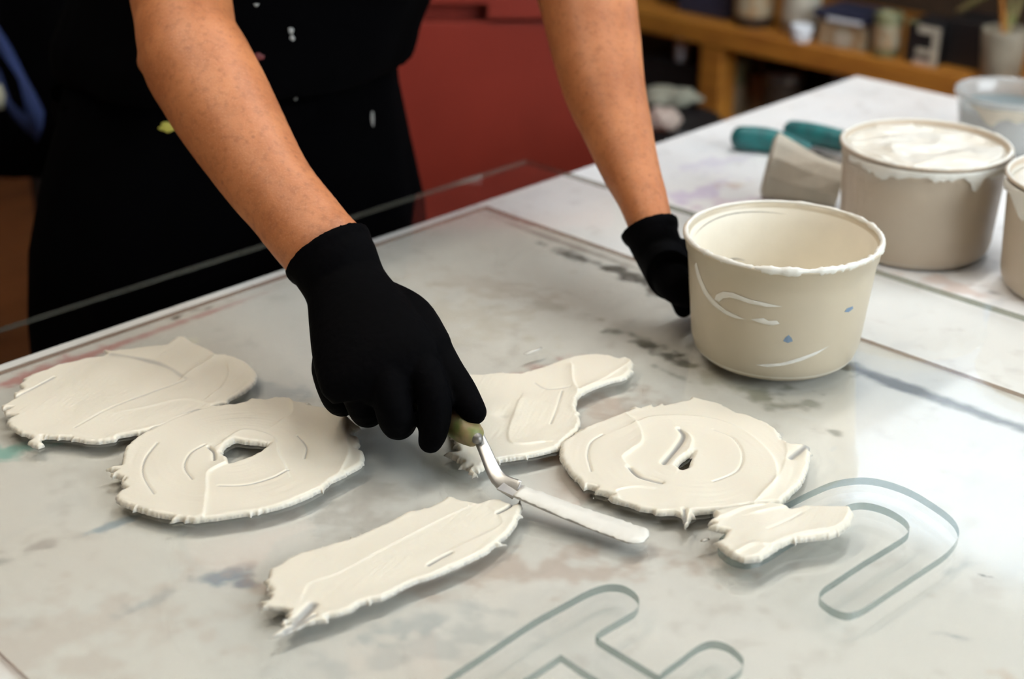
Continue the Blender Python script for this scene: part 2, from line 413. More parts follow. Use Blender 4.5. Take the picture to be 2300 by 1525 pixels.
def table_colours(X, Y):
    """white laminate with old paint: pale mottling, single marks at their places, and two cast shadows painted in"""
    def ss(v, a, b): return np.clip((v-a)/(b-a), 0, 1)
    C = np.empty((len(X), 3)); C[:] = (0.83, 0.82, 0.80)
    def mixin(f, col): C[:] = C*(1-f[:,None]) + np.array(col)*f[:,None]
    mixin(ss(fbm(X,Y,5,5,1), .35, .75), (0.77, 0.75, 0.71))
    mixin(.40*ss(fbm(X,Y,6,6,2), .45, .85), (0.70, 0.60, 0.52))
    mixin(.40*ss(fbm(X,Y,8,6,3), .48, .88), (0.58, 0.62, 0.64))
    mixin(.28*ss(fbm(X,Y,60,4,4), .66, .82), (0.45, 0.40, 0.36))
    a = math.radians(48); U = X*math.cos(a)+Y*math.sin(a); V = -X*math.sin(a)+Y*math.cos(a)
    mixin(.16*ss(fbm(U*.35,V*1.6,44,4,5), .66, .80), (0.50, 0.52, 0.53))
    mixin(.10*ss(fbm(U*1.6,V*.35,40,4,6), .68, .80), (0.55, 0.48, 0.43))
    G = fbm(X,Y,75,5,7)
    stains_and_shadows = [
        ((150, 815), 0.16, 0.008, 45, (0.62, 0.27, 0.26), 0.75), ((40, 850), 0.07, 0.010, 45, (0.62, 0.30, 0.29), 0.6),
        ((430, 715), 0.10, 0.006, 45, (0.58, 0.30, 0.27), 0.6), ((700, 600), 0.10, 0.006, 45, (0.62, 0.38, 0.36), 0.5),
        ((415, 705), 0.012, 0.004, 45, (0.12, 0.08, 0.05), 0.9), ((470, 690), 0.010, 0.004, 45, (0.12, 0.09, 0.05), 0.7),
        ((20, 1010), 0.028, 0.014, 10, (0.22, 0.50, 0.44), 0.8), ((265, 1175), 0.022, 0.005, 40, (0.28, 0.38, 0.46), 0.7),
        ((500, 1300), 0.018, 0.010, 20, (0.24, 0.33, 0.43), 0.8), ((545, 1312), 0.008, 0.005, 0, (0.22, 0.28, 0.38), 0.8),
        ((320, 1360), 0.025, 0.006, 40, (0.38, 0.46, 0.50), 0.6), ((75, 1230), 0.02, 0.010, 20, (0.42, 0.37, 0.34), 0.6),
        ((30, 1255), 0.025, 0.006, 25, (0.36, 0.36, 0.34), 0.6), ((600, 870), 0.05, 0.02, -30, (0.46, 0.48, 0.52), 0.55),
        ((760, 1130), 0.05, 0.03, 15, (0.50, 0.45, 0.41), 0.5), ((1200, 830), 0.05, 0.008, 30, (0.62, 0.36, 0.33), 0.55),
        ((1180, 990), 0.045, 0.02, 60, (0.50, 0.36, 0.31), 0.5), ((1330, 900), 0.05, 0.03, 0, (0.54, 0.43, 0.37), 0.6),
        ((1150, 1285), 0.14, 0.022, 5, (0.50, 0.36, 0.29), 0.5), ((1000, 700), 0.10, 0.05, -20, (0.62, 0.56, 0.45), 0.35),  # first entry: brownish cast shadow of the arm, painted into the table colour
        ((1100, 650), 0.08, 0.03, -35, (0.60, 0.52, 0.45), 0.35), ((1230, 690), 0.05, 0.012, -40, (0.48, 0.45, 0.40), 0.35),
        ((1445, 770), 0.035, 0.010, -45, (0.10, 0.12, 0.09), 0.75), ((1500, 800), 0.030, 0.010, -45, (0.09, 0.09, 0.07), 0.8),
        ((1420, 620), 0.09, 0.010, -45, (0.09, 0.09, 0.08), 0.85), ((1480, 650), 0.06, 0.012, -45, (0.05, 0.05, 0.05), 0.85),  # last entry: dirty streak darkened to paint in the left hand's shadow
        ((1250, 540), 0.13, 0.006, -45, (0.46, 0.38, 0.34), 0.8), ((1150, 490), 0.07, 0.005, -45, (0.45, 0.36, 0.34), 0.6),
        ((1350, 575), 0.12, 0.005, -45, (0.36, 0.32, 0.29), 0.6),
        ((1740, 885), 0.030, 0.012, 10, (0.13, 0.14, 0.10), 0.7), ((1790, 910), 0.020, 0.010, 0, (0.15, 0.15, 0.11), 0.6),
        ((1520, 845), 0.020, 0.006, -45, (0.16, 0.16, 0.12), 0.6), ((1660, 860), 0.04, 0.02, -40, (0.42, 0.42, 0.33), 0.5),
        ((2000, 860), 0.09, 0.009, -45, (0.09, 0.085, 0.075), 1.0), ((2180, 920), 0.16, 0.0088, -45, (0.12, 0.115, 0.10), 1.0),
        ((1900, 826), 0.03, 0.010, -45, (0.12, 0.115, 0.09), 0.9),
        ((1570, 430), 0.06, 0.020, 40, (0.52, 0.40, 0.56), 0.55), ((1650, 455), 0.06, 0.018, 30, (0.62, 0.46, 0.52), 0.5),
        ((1660, 415), 0.03, 0.010, 10, (0.66, 0.52, 0.36), 0.5), ((1600, 370), 0.05, 0.02, 35, (0.60, 0.54, 0.66), 0.4),
        ((2130, 640), 0.05, 0.015, -40, (0.60, 0.44, 0.36), 0.5), ((2230, 655), 0.02, 0.008, -45, (0.20, 0.19, 0.17), 0.6),
        ((2150, 1430), 0.014, 0.004, -20, (0.34, 0.38, 0.41), 0.7), ((2220, 1295), 0.009, 0.0012, -25, (0.10, 0.10, 0.11), 0.9),
        ((2135, 1285), 0.02, 0.005, 30, (0.45, 0.50, 0.52), 0.5), ((1870, 970), 0.008, 0.004, -45, (0.20, 0.20, 0.18), 0.7),
        ((2245, 1510), 0.008, 0.006, 0, (0.60, 0.42, 0.30), 0.6), ((940, 1460), 0.06, 0.02, 20, (0.50, 0.52, 0.52), 0.5),
        ((930, 1405), 0.05, 0.010, 30, (0.44, 0.48, 0.50), 0.5), ((180, 1420), 0.10, 0.05, 20, (0.60, 0.50, 0.44), 0.35),
    ]
    for (pp, lx, ly, ang, col, stv) in stains_and_shadows:
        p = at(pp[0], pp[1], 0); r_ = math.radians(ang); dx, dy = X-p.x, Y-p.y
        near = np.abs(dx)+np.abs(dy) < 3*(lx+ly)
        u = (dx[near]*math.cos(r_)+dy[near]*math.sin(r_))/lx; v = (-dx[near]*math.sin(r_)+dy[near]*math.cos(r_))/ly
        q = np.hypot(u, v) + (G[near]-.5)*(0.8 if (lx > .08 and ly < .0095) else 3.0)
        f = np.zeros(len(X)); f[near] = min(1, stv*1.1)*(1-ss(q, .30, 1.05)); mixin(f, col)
    return C
def table_mat():
    m, ns, ls = new_mat('stained_shaded_table_top'); b = ns['Principled BSDF']
    a_ = N(ns, 'ShaderNodeAttribute', attribute_name='paint_and_shadows'); ls.new(a_.outputs['Color'], b.inputs['Base Color']); b.inputs['Roughness'].default_value = 0.45
    return m
M['table'] = table_mat()
M['table_edge'] = mat('table_edge', (0.55, 0.52, 0.46), 0.5, 0.2, 20)
M['table_leg'] = mat('table_leg_wood', (0.20, 0.12, 0.06), 0.6, 0.25, 10, stretch=(1,1,0.2))

# ------------------------------------------------------------------ the room
def sbox(name, *boxes, m, kind='structure', parent=None):
    bm = bmesh.new()
    for q in boxes: sdbox(bm, *q)
    o = finish(name, bm, m, parent)
    if parent is None: tag(o, kind=kind)
    return o
r = ROOM; T = 0.12
FLOOR = sbox('floor', (r['s0']-T, r['s1']+T, r['d0']-T, r['d1']+T, -0.08, -0.012), m=M['blk'])
tag(FLOOR, 'dark brown wooden plank floor behind the worker', 'floor')
# floor boards, real planks with open joints, along s
plank_meshes = []
pw = 0.18; n_pl = int((r['d1'] - r['d0']) / pw)
bm = bmesh.new(); sdbox(bm, r['s0'], r['s1'], 0, pw-0.004, -0.012, 0.0)
pl0 = finish('plank', bm, M['floor'], FLOOR)
base_loc = pl0.location.copy()
for i in range(n_pl):
    o = pl0 if i == 0 else pl0.copy()
    if i: link(o, FLOOR)
    dd = r['d0'] + i*pw
    o.location = base_loc + B_DIR*dd
sbox('ceiling', (r['s0']-T, r['s1']+T, r['d0']-T, r['d1']+T, r['h'], r['h']+0.1), m=M['ceiling'])
w1 = WIN1; w2 = WIN2; hh = r['h']
sbox('wall_back', (r['s1'], r['s1']+T, r['d0']-T, w1['d0'], 0, hh), (r['s1'], r['s1']+T, w1['d1'], r['d1']+T, 0, hh),
     (r['s1'], r['s1']+T, w1['d0'], w1['d1'], 0, w1['z0']), (r['s1'], r['s1']+T, w1['d0'], w1['d1'], w1['z1'], hh), m=M['wall_dark'])
sbox('wall_right', (r['s0']-T, w2['s0'], r['d1'], r['d1']+T, 0, hh), (w2['s1'], r['s1'], r['d1'], r['d1']+T, 0, hh),
     (w2['s0'], w2['s1'], r['d1'], r['d1']+T, 0, w2['z0']), (w2['s0'], w2['s1'], r['d1'], r['d1']+T, w2['z1'], hh), m=M['wall'])
sbox('wall_left', (r['s0']-T, r['s1'], r['d0']-T, r['d0'], 0, hh), m=M['wall_dark'])
sbox('wall_front', (r['s0']-T, r['s0'], r['d0'], r['d1'], 0, hh), m=M['wall'])
# windows: frame, mullions, panes
def window(name, along, lo, hi, z0, z1, plane, nbar):
    bx = []
    def q(u0, u1, za, zb, t0=-0.02, t1=0.04):
        return (plane+t0, plane+t1, u0, u1, za, zb) if along == 'd' else (u0, u1, plane+t0, plane+t1, za, zb)
    fw = 0.05
    o = sbox(name, q(lo, hi, z0, z0+fw), q(lo, hi, z1-fw, z1), q(lo, lo+fw, z0+fw, z1-fw), q(hi-fw, hi, z0+fw, z1-fw), m=M['white_frame'])
    step = (hi-lo)/nbar
    for i in range(1, nbar):
        sbox('mullion', q(lo+i*step-0.018, lo+i*step+0.018, z0+fw, z1-fw), m=M['white_frame'], parent=o)
    for i in range(nbar):
        sbox('pane', q(lo+i*step+0.02, lo+(i+1)*step-0.02, z0+fw, z1-fw, 0.008, 0.012), m=M['pane'], parent=o)
    return o
window('window_1', 'd', w1['d0'], w1['d1'], w1['z0'], w1['z1'], r['s1']+0.02, 3)
window('window_2', 's', w2['s0'], w2['s1'], w2['z0'], w2['z1'], r['d1']+0.02, 3)
# ceiling strip lights behind and above the worker
def strip_light(s_, d_, power, col, label):
    z = 2.74; root = empty('strip_light', SD(s_, d_, z)); L = 1.3
    bm = bmesh.new(); sdbox(bm, s_-L/2, s_+L/2, d_-0.09, d_+0.09, z, z+0.035); bevel(bm, 0.004); finish('housing', bm, M['shade'], root)
    for e in (-1, 1):
        bm = bmesh.new(); tube(bm, [SD(s_+e*L*.38, d_, z+0.035), SD(s_+e*L*.38, d_, hh)], [0.004, 0.004], n=8, k=1); finish('hanger', bm, M['blk'], root)
        bm = bmesh.new(); tube(bm, [SD(s_-L/2+.02, d_+e*.045, z-0.016), SD(s_+L/2-.02, d_+e*.045, z-0.016)], [0.013, 0.013], n=12, k=1)
        m, ns, ls = new_mat('fluorescent_tube'); b = ns['Principled BSDF']; b.inputs['Emission Color'].default_value = (1,0.93,0.82,1); b.inputs['Emission Strength'].default_value = 6; m.cycles.emission_sampling = 'NONE'
        finish('fluorescent_tube', bm, m, root, smooth=True)
    l = bpy.data.lights.new('tube_light', 'AREA'); l.shape = 'RECTANGLE'; l.size = L; l.size_y = 0.16; l.energy = power; l.color = col
    lo = bpy.data.objects.new('tube_light', l); COL.objects.link(lo); lo.parent = root; lo.location = (0, 0, -0.035); lo.rotation_euler = (0, 0, math.radians(45))
    tag(root, label, 'lamp')
strip_light(1.62, 0.30, 10.5, (0.96, 0.98, 1.0), 'fluorescent strip light hanging over the far end of the table')
strip_light(0.10, -0.25, 9, (1.0, 0.92, 0.80), 'fluorescent strip light hanging behind the worker')

# ------------------------------------------------------------------ the work table
table = empty('work_table', SD(0.76, 0.46, 0))
tag(table, 'large white work table smeared with old paint', 'table')
bm = bmesh.new(); sdbox(bm, -0.30, 1.777, 0.0, 0.94, TZ-0.032, TZ-0.0012); bevel(bm, 0.003, 2)
TTOP = finish('table_top', bm, M['table_edge'], table)
def laminate():
    """the white laminate sheet of the table top, a fine grid that carries the old paint and the painted-in shadows"""
    sp = 0.0022; s_, d_ = np.arange(-0.30, 1.777+1e-6, sp), np.arange(0.0, 0.94+1e-6, sp)
    gs, gd = np.meshgrid(s_, d_, indexing='ij'); e = gd-DK
    X, Y = ((gs+e)/R2).ravel(), ((gs-e)/R2).ravel(); n1, n2 = gs.shape
    org = SD(0.76, 0.46, TZ); V = np.stack([X-org.x, Y-org.y, np.zeros(len(X))], 1)
    I = np.arange(n1*n2).reshape(n1, n2)
    Fc = np.stack([I[:-1,:-1], I[:-1,1:], I[1:,1:], I[1:,:-1]], -1).reshape(-1, 4)
    me = bpy.data.meshes.new('laminate'); me.vertices.add(len(V)); me.vertices.foreach_set('co', V.astype(np.float32).ravel())
    me.loops.add(Fc.size); me.loops.foreach_set('vertex_index', Fc.astype(np.int32).ravel())
    me.polygons.add(len(Fc)); me.polygons.foreach_set('loop_start', np.arange(0, Fc.size, 4, dtype=np.int32)); me.polygons.foreach_set('loop_total', np.full(len(Fc), 4, np.int32))
    me.update(calc_edges=True)
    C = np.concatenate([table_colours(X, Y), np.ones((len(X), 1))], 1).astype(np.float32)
    at_ = me.attributes.new('paint_and_shadows', 'FLOAT_COLOR', 'POINT'); at_.data.foreach_set('color', C.ravel())
    me.materials.append(M['table'])
    o = bpy.data.objects.new('laminate', me); link(o, TTOP); o.location = org - world_loc(TTOP)
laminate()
for s in (-0.24, 1.70):
    for d in (0.06, 0.88):
        bm = bmesh.new(); sdbox(bm, s-0.035, s+0.035, d-0.035, d+0.035, 0, TZ-0.032); bevel(bm, 0.004)
        finish('leg', bm, M['table_leg'], table)
for (a, b_, c, d) in ((-0.205, 1.665, 0.05, 0.075), (-0.205, 1.665, 0.865, 0.89)):
    bm = bmesh.new(); sdbox(bm, a, b_, c, d, TZ-0.14, TZ-0.032); finish('rail', bm, M['table_leg'], table)

# ------------------------------------------------------------------ the two clear sheets on the table
S2_0, S2_1 = 0.0004, 0.0040            # lower sheet
G_0, G_1 = 0.0044, 0.0100              # upper sheet
GT = G_1
def rect_plate(name, s0, s1, d0, d1, z0, z1, mats):
    bm = bmesh.new()
    loop = [SD(s0,d0), SD(s1,d0), SD(s1,d1), SD(s0,d1)]
    plate(bm, [(p.x,p.y) for p in loop], [], TZ+z0, TZ+z1)
    return finish(name, bm, mats)
o = rect_plate('old_clear_sheet', 0.270, 1.0147, 0.019, 0.86, S2_0, S2_1, [M['sheet'], M['sheet_edge']])
tag(o, 'paint-stained clear plastic sheet lying flat under the larger sheet', 'plastic sheet')
o = rect_plate('clear_sheet', 0.12, 1.146, -0.050, 0.885, G_0, G_1, [M['glass'], M['glass_edge']])
tag(o, 'large clear glass sheet overhanging the table edge before the worker', 'glass sheet')

# ------------------------------------------------------------------ clear acrylic letters on the sheet
def px_loop(zx, zy, sc, pts, h):
    return [at(zx + x/sc, zy + y/sc, h) for x, y in pts]
def smooth_loop(pts, k=5):
    return catmull(pts, k, closed=True)
AT = 0.006
hook = [(690,485),(860,400),(1000,345),(1160,325),(1300,345),(1450,400),(1600,490),(1700,570),(1735,640),(1720,700),(1650,780),(1500,880),(1350,980),
        (1200,1080),(1130,1118),(1070,1130),(1000,1112),(935,1072),(902,1030),(925,985),(1000,932),(1150,833),(1300,742),(1415,668),(1440,625),(1420,580),
        (1350,530),(1270,495),(1180,475),(1100,480),(1030,510),(880,610),(700,722),(590,792),(520,820),(450,826),(370,802),(310,755),(300,712),(340,660),(500,570)]
bm = bmesh.new(); lp = smooth_loop(px_loop(1500, 950, 2.6525, hook, GT+AT))
plate(bm, [(p.x,p.y) for p in lp], [], TZ+GT+0.0002, TZ+GT+AT)
o = finish('acrylic_cutout', bm, [M['acrylic'], M['acrylic_edge']])
tag(o, 'bare clear acrylic hook-shaped cutout with one leg under the small paint strip', 'acrylic shape')
ell = [(270,744),(500,590),(800,390),(1000,280),(1100,225),(1190,185),(1270,168),(1350,175),(1420,215),(1450,265),(1430,320),(1350,370),(1250,428),(1205,458),
       (1190,488),(1300,560),(1450,650),(1560,716),(1582,710),(1600,692),(1700,620),(1800,545),(1890,512),(1980,530),(2050,580),(2085,630),(2060,690),(1960,760),(1700,920),(1400,1100),(1300,1150),
       (1100,1180),(900,1130),(600,1000),(300,900),(150,860)]
inn = [(975,595),(1080,668),(1230,762),(1060,880),(900,800),(740,750)]
bm = bmesh.new(); lp = smooth_loop(px_loop(900, 1250, 2.706, ell, GT+AT), 4); li = px_loop(900, 1250, 2.706, inn, GT+AT)
plate(bm, [(p.x,p.y) for p in lp], [[(p.x,p.y) for p in li]], TZ+GT+0.0002, TZ+GT+AT)
o = finish('acrylic_cutout', bm, [M['acrylic'], M['acrylic_edge']])
tag(o, 'bare clear acrylic letter cutout with two rounded arms at the near edge', 'acrylic shape')

# ------------------------------------------------------------------ knife-spread paint
def refine(loop, step=0.0014, jit=0.00028, seed=0, closed=True, spike=0.0):
    ar = sum(loop[i][0]*loop[(i+1)%len(loop)][1]-loop[(i+1)%len(loop)][0]*loop[i][1] for i in range(len(loop))); sgn = 1 if ar > 0 else -1
    g = np.random.default_rng(seed); out = []
    n = len(loop)
    for i in range(n):
        a = np.array(loop[i]); b = np.array(loop[(i+1) % n]); L = np.linalg.norm(b-a); m = max(1, int(L/step))
        nv = np.array([-(b-a)[1], (b-a)[0]])/max(L, 1e-9)
        for j in range(m):
            p = a + (b-a)*j/m
            q_ = p + (nv*g.normal(0, jit) if j else 0)
            if spike and j and g.random() < spike: q_ = p - sgn*nv*g.uniform(.0012, .0034) + (b-a)/max(L,1e-9)*g.normal(0, .0008)
            out.append(q_)
    return np.array(out)
def seg_dist(P, A, B):
    """P (n,2) to segments A->B (m,2): min distance, nearest point, signed side of nearest"""
    best = np.full(len(P), 1e9); near = np.zeros_like(P); side = np.zeros(len(P))
    for a, b in zip(A, B):
        d = b-a; L2 = max(d@d, 1e-12)
        t = np.clip(((P-a)@d)/L2, 0, 1); q = a + t[:,None]*d; e = P-q; dist = np.hypot(e[:,0], e[:,1])
        k = dist < best
        best[k] = dist[k]; near[k] = q[k]; side[k] = (d[0]*e[k,1]-d[1]*e[k,0])
    return best, near, np.sign(side)
def inside(P, poly):
    x, y = P[:,0], P[:,1]; c = np.zeros(len(P), bool); n = len(poly)
    for i in range(n):
        x1, y1 = poly[i]; x2, y2 = poly[(i+1) % n]
        if y1 == y2: continue
        k = ((y1 > y) != (y2 > y)) & (x < (x2-x1)*(y-y1)/(y2-y1)+x1)
        c ^= k
    return c
def waves(P, ang, freq, n, seed, spread=0.25):
    g = np.random.default_rng(seed); h = np.zeros(len(P))
    for i in range(n):
        a = ang + g.normal(0, spread); f = freq*g.uniform(0.5, 1.8); ph = g.uniform(0, 6.28)
        h += np.sin(2*math.pi*f*(P[:,0]*math.cos(a)+P[:,1]*math.sin(a))+ph)/n**0.5
    return h
def paint_piece(name, label, org, outer, holes=(), thick=0.0042, edge=0.0032, stroke=45, ridge=0.00005, lips=(), grooves=(), radial=None, seed=1, z0=None, sp=0.0009, dents=(), group=None, parent=None, spike=0.045):
    """heightfield of paint inside an outline. lips: (polyline px, amp, soft width, steep width); grooves: (polyline px, depth, width)"""
    zx, zy, sc = org
    z0 = GT if z0 is None else z0
    conv = lambda pts: [tuple(at(zx+x/sc, zy+y/sc, z0+thick*0.6)[:2]) for x, y in pts]
    O = refine(conv(outer), seed=seed, spike=spike); HS = [refine(conv(h), seed=seed+5+i, jit=0.0004) for i, h in enumerate(holes)]
    A = np.concatenate([O]+HS); B = np.concatenate([np.roll(O,-1,0)]+[np.roll(h,-1,0) for h in HS])
    lo = O.min(0)-sp*2; hi = O.max(0)+sp*2
    nx, ny = int((hi[0]-lo[0])/sp)+1, int((hi[1]-lo[1])/sp)+1
    gx, gy = np.meshgrid(lo[0]+np.arange(nx)*sp, lo[1]+np.arange(ny)*sp, indexing='ij')
    P = np.stack([gx.ravel(), gy.ravel()], 1)
    ins = inside(P, O)
    for h in HS: ins &= ~inside(P, h)
    dist, near, _ = seg_dist(P, A, B)
    sd = np.where(ins, dist, -dist)
    keep = sd > -sp*1.45
    out = keep & ~ins
    P[out] = near[out]; sd[out] = 0
    e = np.clip(sd/edge, 0, 1); prof = np.sqrt(np.clip(1-(1-e)**2, 0, 1))
    g = np.random.default_rng(seed+77)
    a = math.radians(stroke+90)
    if radial is not None:
        c = np.array(at(zx+radial[0]/sc, zy+radial[1]/sc, z0)[:2]); dv = P-c
        rad = np.hypot(dv[:,0], dv[:,1]); th = np.arctan2(dv[:,1], dv[:,0])
        rg = np.zeros(len(P))
        for i in range(9): rg += np.sin(2*math.pi*g.uniform(40,260)*(rad+0.006*np.sin(th+i))+g.uniform(0,6))/3
    else: rg = waves(P, a, 260, 9, seed, 0.10)
    low = waves(P, g.uniform(0,3), 14, 5, seed+1, 1.5)
    h = thick*(1+0.10*low) + ridge*rg*(0.6+0.4*waves(P, 0.3, 18, 3, seed+2, 2))
    # raised, uneven rim left by the knife
    rimn = 0.35+0.5*waves(P, 0.4, 24, 5, seed+3, 2.0)
    h += 0.0004*np.exp(-((sd-0.0034)/0.0026)**2)*np.clip(rimn, 0, 1.4)
    for pl, amp, soft, steep in lips:
        q = catmull([Vector((*p_, 0)) for p_ in conv(pl)], 5); q = np.array([v[:2] for v in q])
        d_, _, s_ = seg_dist(P, q[:-1], q[1:]); x = d_*s_
        h += 0.75*amp*np.where(x > 0, np.exp(-np.maximum(x,0)/soft), np.exp(np.minimum(x,0)/steep))
    scr = np.zeros(len(P))
    for pl, dep, wd in grooves:
        q = catmull([Vector((*p_, 0)) for p_ in conv(pl)], 5); q = np.array([v[:2] for v in q])
        d_, _, s_ = seg_dist(P, q[:-1], q[1:])
        ex = np.exp(-(d_/max(wd*.85,.0009))**2); h -= 0.9*dep*ex; scr = np.maximum(scr, min(1.0, dep/0.0011)*ex)
    for (dx, dy, dep, rr) in dents:
        c = np.array(at(zx+dx/sc, zy+dy/sc, z0)[:2]); d_ = np.hypot(*(P-c).T)
        h -= dep*np.exp(-(d_/rr)**2)
    h = np.maximum(h, 0.0005)*prof + 0.00015
    idx = -np.ones(len(P), int); idx[keep] = np.arange(keep.sum())
    K = keep.reshape(nx, ny); I = idx.reshape(nx, ny)
    q = K[:-1,:-1] & K[1:,:-1] & K[1:,1:] & K[:-1,1:]
    IN = ins.reshape(nx, ny); q &= IN[:-1,:-1] | IN[1:,:-1] | IN[1:,1:] | IN[:-1,1:]
    ii, jj = np.nonzero(q)
    faces = np.stack([I[ii,jj], I[ii+1,jj], I[ii+1,jj+1], I[ii,jj+1]], 1)
    V = np.stack([P[keep][:,0], P[keep][:,1], TZ+z0+h[keep]], 1)
    org_ = np.array([V[:,0].mean(), V[:,1].mean(), TZ+z0]); V = V-org_
    me = bpy.data.meshes.new(name); me.from_pydata(V.tolist(), [], faces.tolist()); me.update()
    at_ = me.attributes.new('thickness', 'FLOAT', 'POINT')
    hk = np.where(h[keep] < 0.0009, h[keep]+0.0016*(prof[keep] < 0.95), h[keep])
    hk = hk*(1-0.85*scr[keep])
    at_.data.foreach_set('value', hk.astype(np.float32))
    for p in me.polygons: p.use_smooth = True
    me.materials.append(M['spread'])
    o = bpy.data.objects.new(name, me); link(o); o.location = Vector(org_)
    tag(o, label, 'paint', group)
    return o
ZA = (0, 680, 2.542); ZB = (950, 750, 2.3); ZC = (500, 1050, 2.875); ZD = (1500, 950, 2.6525)
GRP = 'slabs of spread white paint'
paint_piece('paint_slab', 'long ragged white paint slab at the far left beside the worker', ZA,
    [(5,592),(60,562),(85,548),(75,522),(130,492),(108,472),(145,440),(120,438),(200,405),(270,385),(330,358),(450,330),(500,315),(590,305),(612,290),(588,268),(640,275),(700,268),(760,262),
     (850,250),(950,240),(990,212),(1020,192),(1062,195),(1095,225),(1130,240),(1180,262),(1215,278),(1235,300),(1290,295),(1350,315),(1410,345),(1450,380),(1470,410),(1460,450),
     (1420,490),(1370,525),(1310,555),(1300,576),(1260,578),(1215,592),(1150,640),(1000,690),(900,720),(830,740),(760,750),(680,765),(660,785),(620,792),(560,800),(490,795),
     (400,775),(300,770),(238,765),(235,790),(255,812),(220,826),(185,818),(155,797),(182,780),(170,765),(110,745),(60,715),(35,690),(40,668),(90,648),(28,642),(20,622),(70,600),(8,606)],
    stroke=62, thick=0.0032, seed=3, group=GRP,
    lips=[([(1235,300),(1180,345),(1110,385),(1050,430)],0.0018,0.006,0.0012), ([(1300,360),(1310,420),(1270,490),(1200,540)],0.0012,0.004,0.0008),
          ([(700,630),(850,600),(1050,560),(1220,585)],0.0010,0.005,0.001)],
    grooves=[([(60,560),(180,500),(310,430)],0.0022,0.0010), ([(430,720),(700,580),(1060,450)],0.0006,0.0007), ([(640,300),(900,350),(1060,440)],0.0006,0.004)])
paint_piece('paint_slab', 'round ring of white paint nearest the gloved fist with a torn centre hole', ZA,
    [(588,944),(690,930),(700,870),(715,825),(770,780),(830,740),(900,690),(1000,640),(1100,610),(1200,592),(1330,580),(1400,570),(1430,550),(1520,558),(1580,542),(1660,545),(1680,570),(1780,575),(1760,585),
     (1860,600),(1900,620),(1970,640),(2020,680),(2060,712),(2020,730),(2010,755),(2050,770),(2055,810),(2035,830),(2075,850),(2080,890),(2065,930),(2010,960),(1940,1000),(1890,1020),
     (1850,1060),(1750,1110),(1650,1150),(1550,1180),(1450,1200),(1350,1215),(1250,1230),(1110,1248),(1030,1235),(965,1248),(990,1230),(900,1215),(800,1185),(720,1160),(670,1135),(655,1105),
     (690,1070),(722,1060),(690,1040),(712,1010),(670,990),(628,982),(665,962)],
    holes=[[(1260,862),(1290,820),(1340,788),(1420,800),(1535,812),(1490,850),(1430,885),(1310,920),(1300,885)]],
    radial=(1380,880), thick=0.0038, seed=8, group=GRP,
    lips=[([(1165,1215),(1180,1080),(1190,980),(1300,920)],0.0022,0.008,0.0008), ([(1660,560),(1670,640),(1600,690)],0.0018,0.006,0.001), ([(1930,1000),(1990,880),(1980,760),(1985,650)],0.0016,0.007,0.001),
          ([(1640,970),(1590,880),(1560,780),(1400,740),(1280,800)],0.0014,0.006,0.0009)],
    grooves=[([(1225,910),(1220,860),(1190,830)],0.0030,0.0013), ([(880,1100),(820,1000),(830,900),(900,810)],0.0009,0.0008), ([(1100,1020),(1055,950),(1090,870),(1170,820)],0.0010,0.0008),
             ([(1250,1055),(1400,1050),(1550,1010),(1650,965)],0.0010,0.0008), ([(1740,900),(1750,830),(1700,770)],0.0009,0.0008), ([(1180,600),(1000,660),(850,740)],0.0008,0.002)])
paint_piece('paint_slab', 'straight white paint strip lying alone below the palette knife', ZC,
    [(1250,280),(1330,260),(1410,220),(1440,190),(1480,185),(1540,212),(1600,225),(1650,235),(1710,212),(1780,203),(1840,230),(1890,240),(1922,200),(1935,260),(1900,360),(1850,430),(1785,478),(1840,492),(1760,500),(1720,540),
     (1650,580),(1560,620),(1450,670),(1350,710),(1250,740),(1170,775),(1110,810),(1030,850),(960,860),(880,885),(830,925),(750,950),(680,965),(630,992),(540,1010),(440,1052),(300,1100),(400,1025),(470,980),(370,1010),
     (430,960),(432,925),(380,912),(300,905),(235,912),(268,888),(228,865),(297,855),(310,830),(285,815),(318,800),(272,745),(292,715),(300,660),(350,640),(420,590),(500,550),(600,525),(700,495),
     (800,470),(900,430),(1000,385),(1100,340),(1200,285)],
    stroke=62, thick=0.0032, seed=13, group=GRP,
    lips=[([(520,830),(560,760),(750,690),(1000,560),(1300,400),(1580,270)],0.0007,0.006,0.0006), ([(1760,300),(1800,340),(1770,400),(1500,530)],0.0007,0.006,0.0006)],
    grooves=[([(1775,305),(1840,270),(1910,215)],0.0030,0.0013), ([(1330,640),(1400,600),(1480,560)],0.0026,0.0011), ([(470,1010),(530,950),(580,895)],0.0030,0.0035), ([(400,1060),(520,1000),(600,960)],0.0022,0.0012)])
paint_piece('paint_slab', 'forked white paint slab behind the knife handle and thumb', ZB,
    [(110,300),(200,210),(300,215),(400,205),(500,210),(560,190),(640,165),(720,135),(800,115),(880,105),(960,112),(1010,130),(1040,120),(1078,135),(1085,165),(1070,210),(1030,235),(960,250),(880,280),
     (820,310),(800,330),(788,380),(808,430),(815,470),(798,505),(740,550),(700,595),(600,620),(500,640),(400,655),(330,672),(310,700),(260,705),(290,735),(235,715),(245,692),(180,690),(205,668),(165,645),(105,618),(180,612),(150,500)],
    stroke=70, thick=0.0036, seed=21, group=GRP,
    lips=[([(800,505),(815,440),(790,370),(800,310),(775,250),(770,170)],0.0020,0.004,0.0008), ([(500,350),(460,450),(440,530),(470,575),(600,570)],0.0014,0.007,0.0008), ([(800,300),(900,255),(1020,190),(1075,150)],0.0010,0.003,0.0008)],
    grooves=[([(720,300),(690,400),(660,470)],0.0007,0.001), ([(580,260),(640,290),(760,280)],0.0006,0.0012)], dents=[(420,440,0.0018,0.007)])
